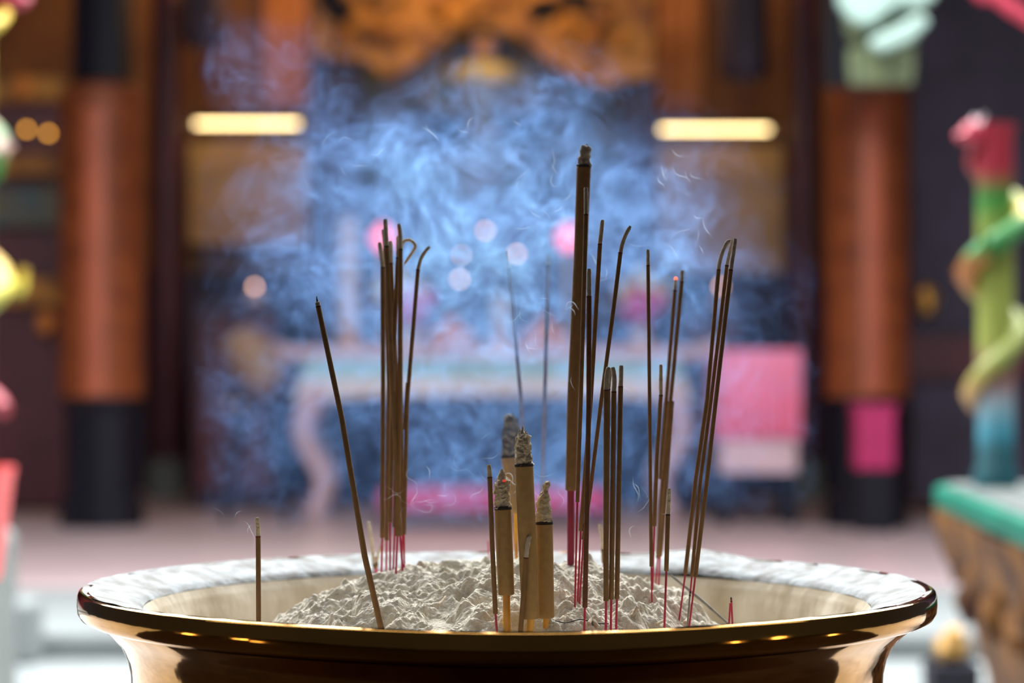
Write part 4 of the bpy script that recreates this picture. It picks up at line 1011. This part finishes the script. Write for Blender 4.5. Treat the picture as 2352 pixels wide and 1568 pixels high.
# fine curling wisps
random.seed(11)
def wisps():
    mb = MB()
    anchors = [(555, 1195, 40, 22, 4, -.09), (990, 1150, 80, 45, 16, .0), (1060, 1110, 50, 60, 7, .0), (1130, 1060, 60, 50, 6, -.02), (1260, 720, 70, 45, 8, -.03), (1240, 800, 50, 60, 5, 0), (1215, 1150, 50, 60, 6, -.03),
               (1490, 1170, 50, 28, 6, -.03), (1370, 900, 40, 70, 5, -.03), (1530, 420, 120, 110, 12, .03), (1420, 600, 90, 80, 8, .02), (1000, 300, 140, 60, 4, .05), (1240, 480, 120, 100, 8, .04), (1620, 560, 60, 60, 5, 0), (800, 420, 130, 120, 6, .05), (1230, 330, 120, 90, 4, .05)]
    for ax, ay, sx, sy, n, Yw in anchors:
        for k in range(n):
            x = ax + random.gauss(0, sx * .55); y = ay + random.gauss(0, sy * .55); Yk = Yw + random.uniform(-.012, .012)
            p = at(x, y, Yk); ang = random.uniform(0, 6.28); el = random.uniform(-.5, .5)
            L_ = random.uniform(.007, .018); st = .0006; q = []
            c0 = random.uniform(-90, 90); c1 = random.uniform(80, 350); f1 = random.uniform(150, 500); ph = random.uniform(0, 6)
            s = 0.0
            while s < L_:
                kk = c0 + c1 * math.sin(f1 * s + ph) + (random.choice((-1, 1)) * 0)
                ang += kk * st; el += 60 * math.sin(f1 * .7 * s + ph * 2) * st
                p = p + Vector((math.cos(ang) * math.cos(el), math.sin(el), math.sin(ang) * math.cos(el))) * st
                q.append(p.copy()); s += st
            r = random.uniform(.00012, .0003); n_ = len(q)
            mb.sweep(q, [r * (.25 + .75 * math.sin(math.pi * (i + .5) / n_)) for i in range(n_)], 7)
    mt = bpy.data.materials.new('smoke_wisp'); mt.use_nodes = True; t = mt.node_tree; t.nodes.clear()
    out = t.nodes.new('ShaderNodeOutputMaterial'); v = t.nodes.new('ShaderNodeVolumeScatter')
    v.inputs['Color'].default_value = (.62, .76, .95, 1); v.inputs['Density'].default_value = 600; v.inputs['Anisotropy'].default_value = SMOKE_G
    t.links.new(v.outputs[0], out.inputs['Volume'])
    M['wisp'] = mt
    o = mb.build('smoke_wisps', mt, None, True)
    tag(o, 'thin curling threads of white smoke around the incense tips', 'smoke', kind='stuff')
wisps()

# ------------------------------------------------------------------ light
def area(name, loc, target, sx, sy, power, color):
    l = bpy.data.lights.new(name, 'AREA'); l.shape = 'RECTANGLE'; l.size = sx; l.size_y = sy; l.energy = power; l.color = color
    o = bpy.data.objects.new(name, l); col.objects.link(o); o.location = loc
    o.rotation_euler = (Vector(target) - Vector(loc)).to_track_quat('-Z', 'Y').to_euler()
    return o
area('sky_over_hall_roof', (0, 5.6, 5.0), (0, 0, 1.2), 9.5, 2.8, 1850, (.95, .98, 1.0))
area('sky_over_courtyard', (0, 1.6, 5.4), (0, 9.0, .5), 7.0, 2.6, 480, (.95, .98, 1.0))
area('sky_over_threshold', (0, 4.9, 6.3), (0, 8.6, .5), 7.5, 2.0, 950, (.97, .98, 1.0))
def point(name, loc, power, color, r=.08):
    l = bpy.data.lights.new(name, 'POINT'); l.energy = power; l.color = color; l.shadow_soft_size = r
    o = bpy.data.objects.new(name, l); col.objects.link(o); o.location = loc
for px, yy, p in ((960, 12.0, 15), (1270, 12.0, 13), (650, 13.2, 20), (1570, 13.2, 9), (300, 13.6, 8), (1880, 13.6, 6)):
    q = at(px, -150, yy); point('canopy_spot', q, p, (1.0, .55, .2))
point('statue_fill', at(1110, 40, 13.05), 5.0, (1.0, .75, .4), .04)  # added fill light to brighten the statue, no lamp stands here
random.seed(5)
for sx in (-1, 1):
    for k in range(4):   # added warm lights out of view beside the burner, for glints on the brass
        point('brass_glint_light', (sx * random.uniform(1.5, 2.6), random.uniform(-1.1, .1), random.uniform(.5, .95)), random.uniform(.9, 2.4), (1.0, .72, .38), random.uniform(.03, .09))
w = bpy.data.worlds.new('world'); scn.world = w; w.use_nodes = True
bg = w.node_tree.nodes['Background']; bg.inputs['Color'].default_value = (.75, .8, 1.0, 1); bg.inputs['Strength'].default_value = .05

# ------------------------------------------------------------------ camera
cd = bpy.data.cameras.new('camera'); co = bpy.data.objects.new('camera', cd); col.objects.link(co)
cd.sensor_width = 36.0; cd.lens = FPX * 36.0 / 2352
co.location = CAM; co.rotation_euler = (math.pi / 2 + TH, 0, 0)
cd.dof.use_dof = True; cd.dof.focus_distance = 1.315; cd.dof.aperture_fstop = (cd.lens / 1000) / .0137
cd.clip_start = .05
scn.camera = co
scn.view_settings.view_transform = 'Standard'; scn.view_settings.look = 'None'; scn.view_settings.gamma = 1; scn.view_settings.exposure = 0
scn.view_settings.use_curve_mapping = False
cy = scn.cycles
cy.use_denoising = True
try: cy.denoiser = 'OPENIMAGEDENOISE'
except Exception: pass
cy.max_bounces = 4; cy.diffuse_bounces = 2; cy.glossy_bounces = 2; cy.transmission_bounces = 2; cy.volume_bounces = 0; cy.transparent_max_bounces = 48
cy.use_adaptive_sampling = True; cy.adaptive_threshold = .06; cy.volume_step_rate = 6; cy.caustics_reflective = False; cy.caustics_refractive = False; cy.sample_clamp_indirect = 6
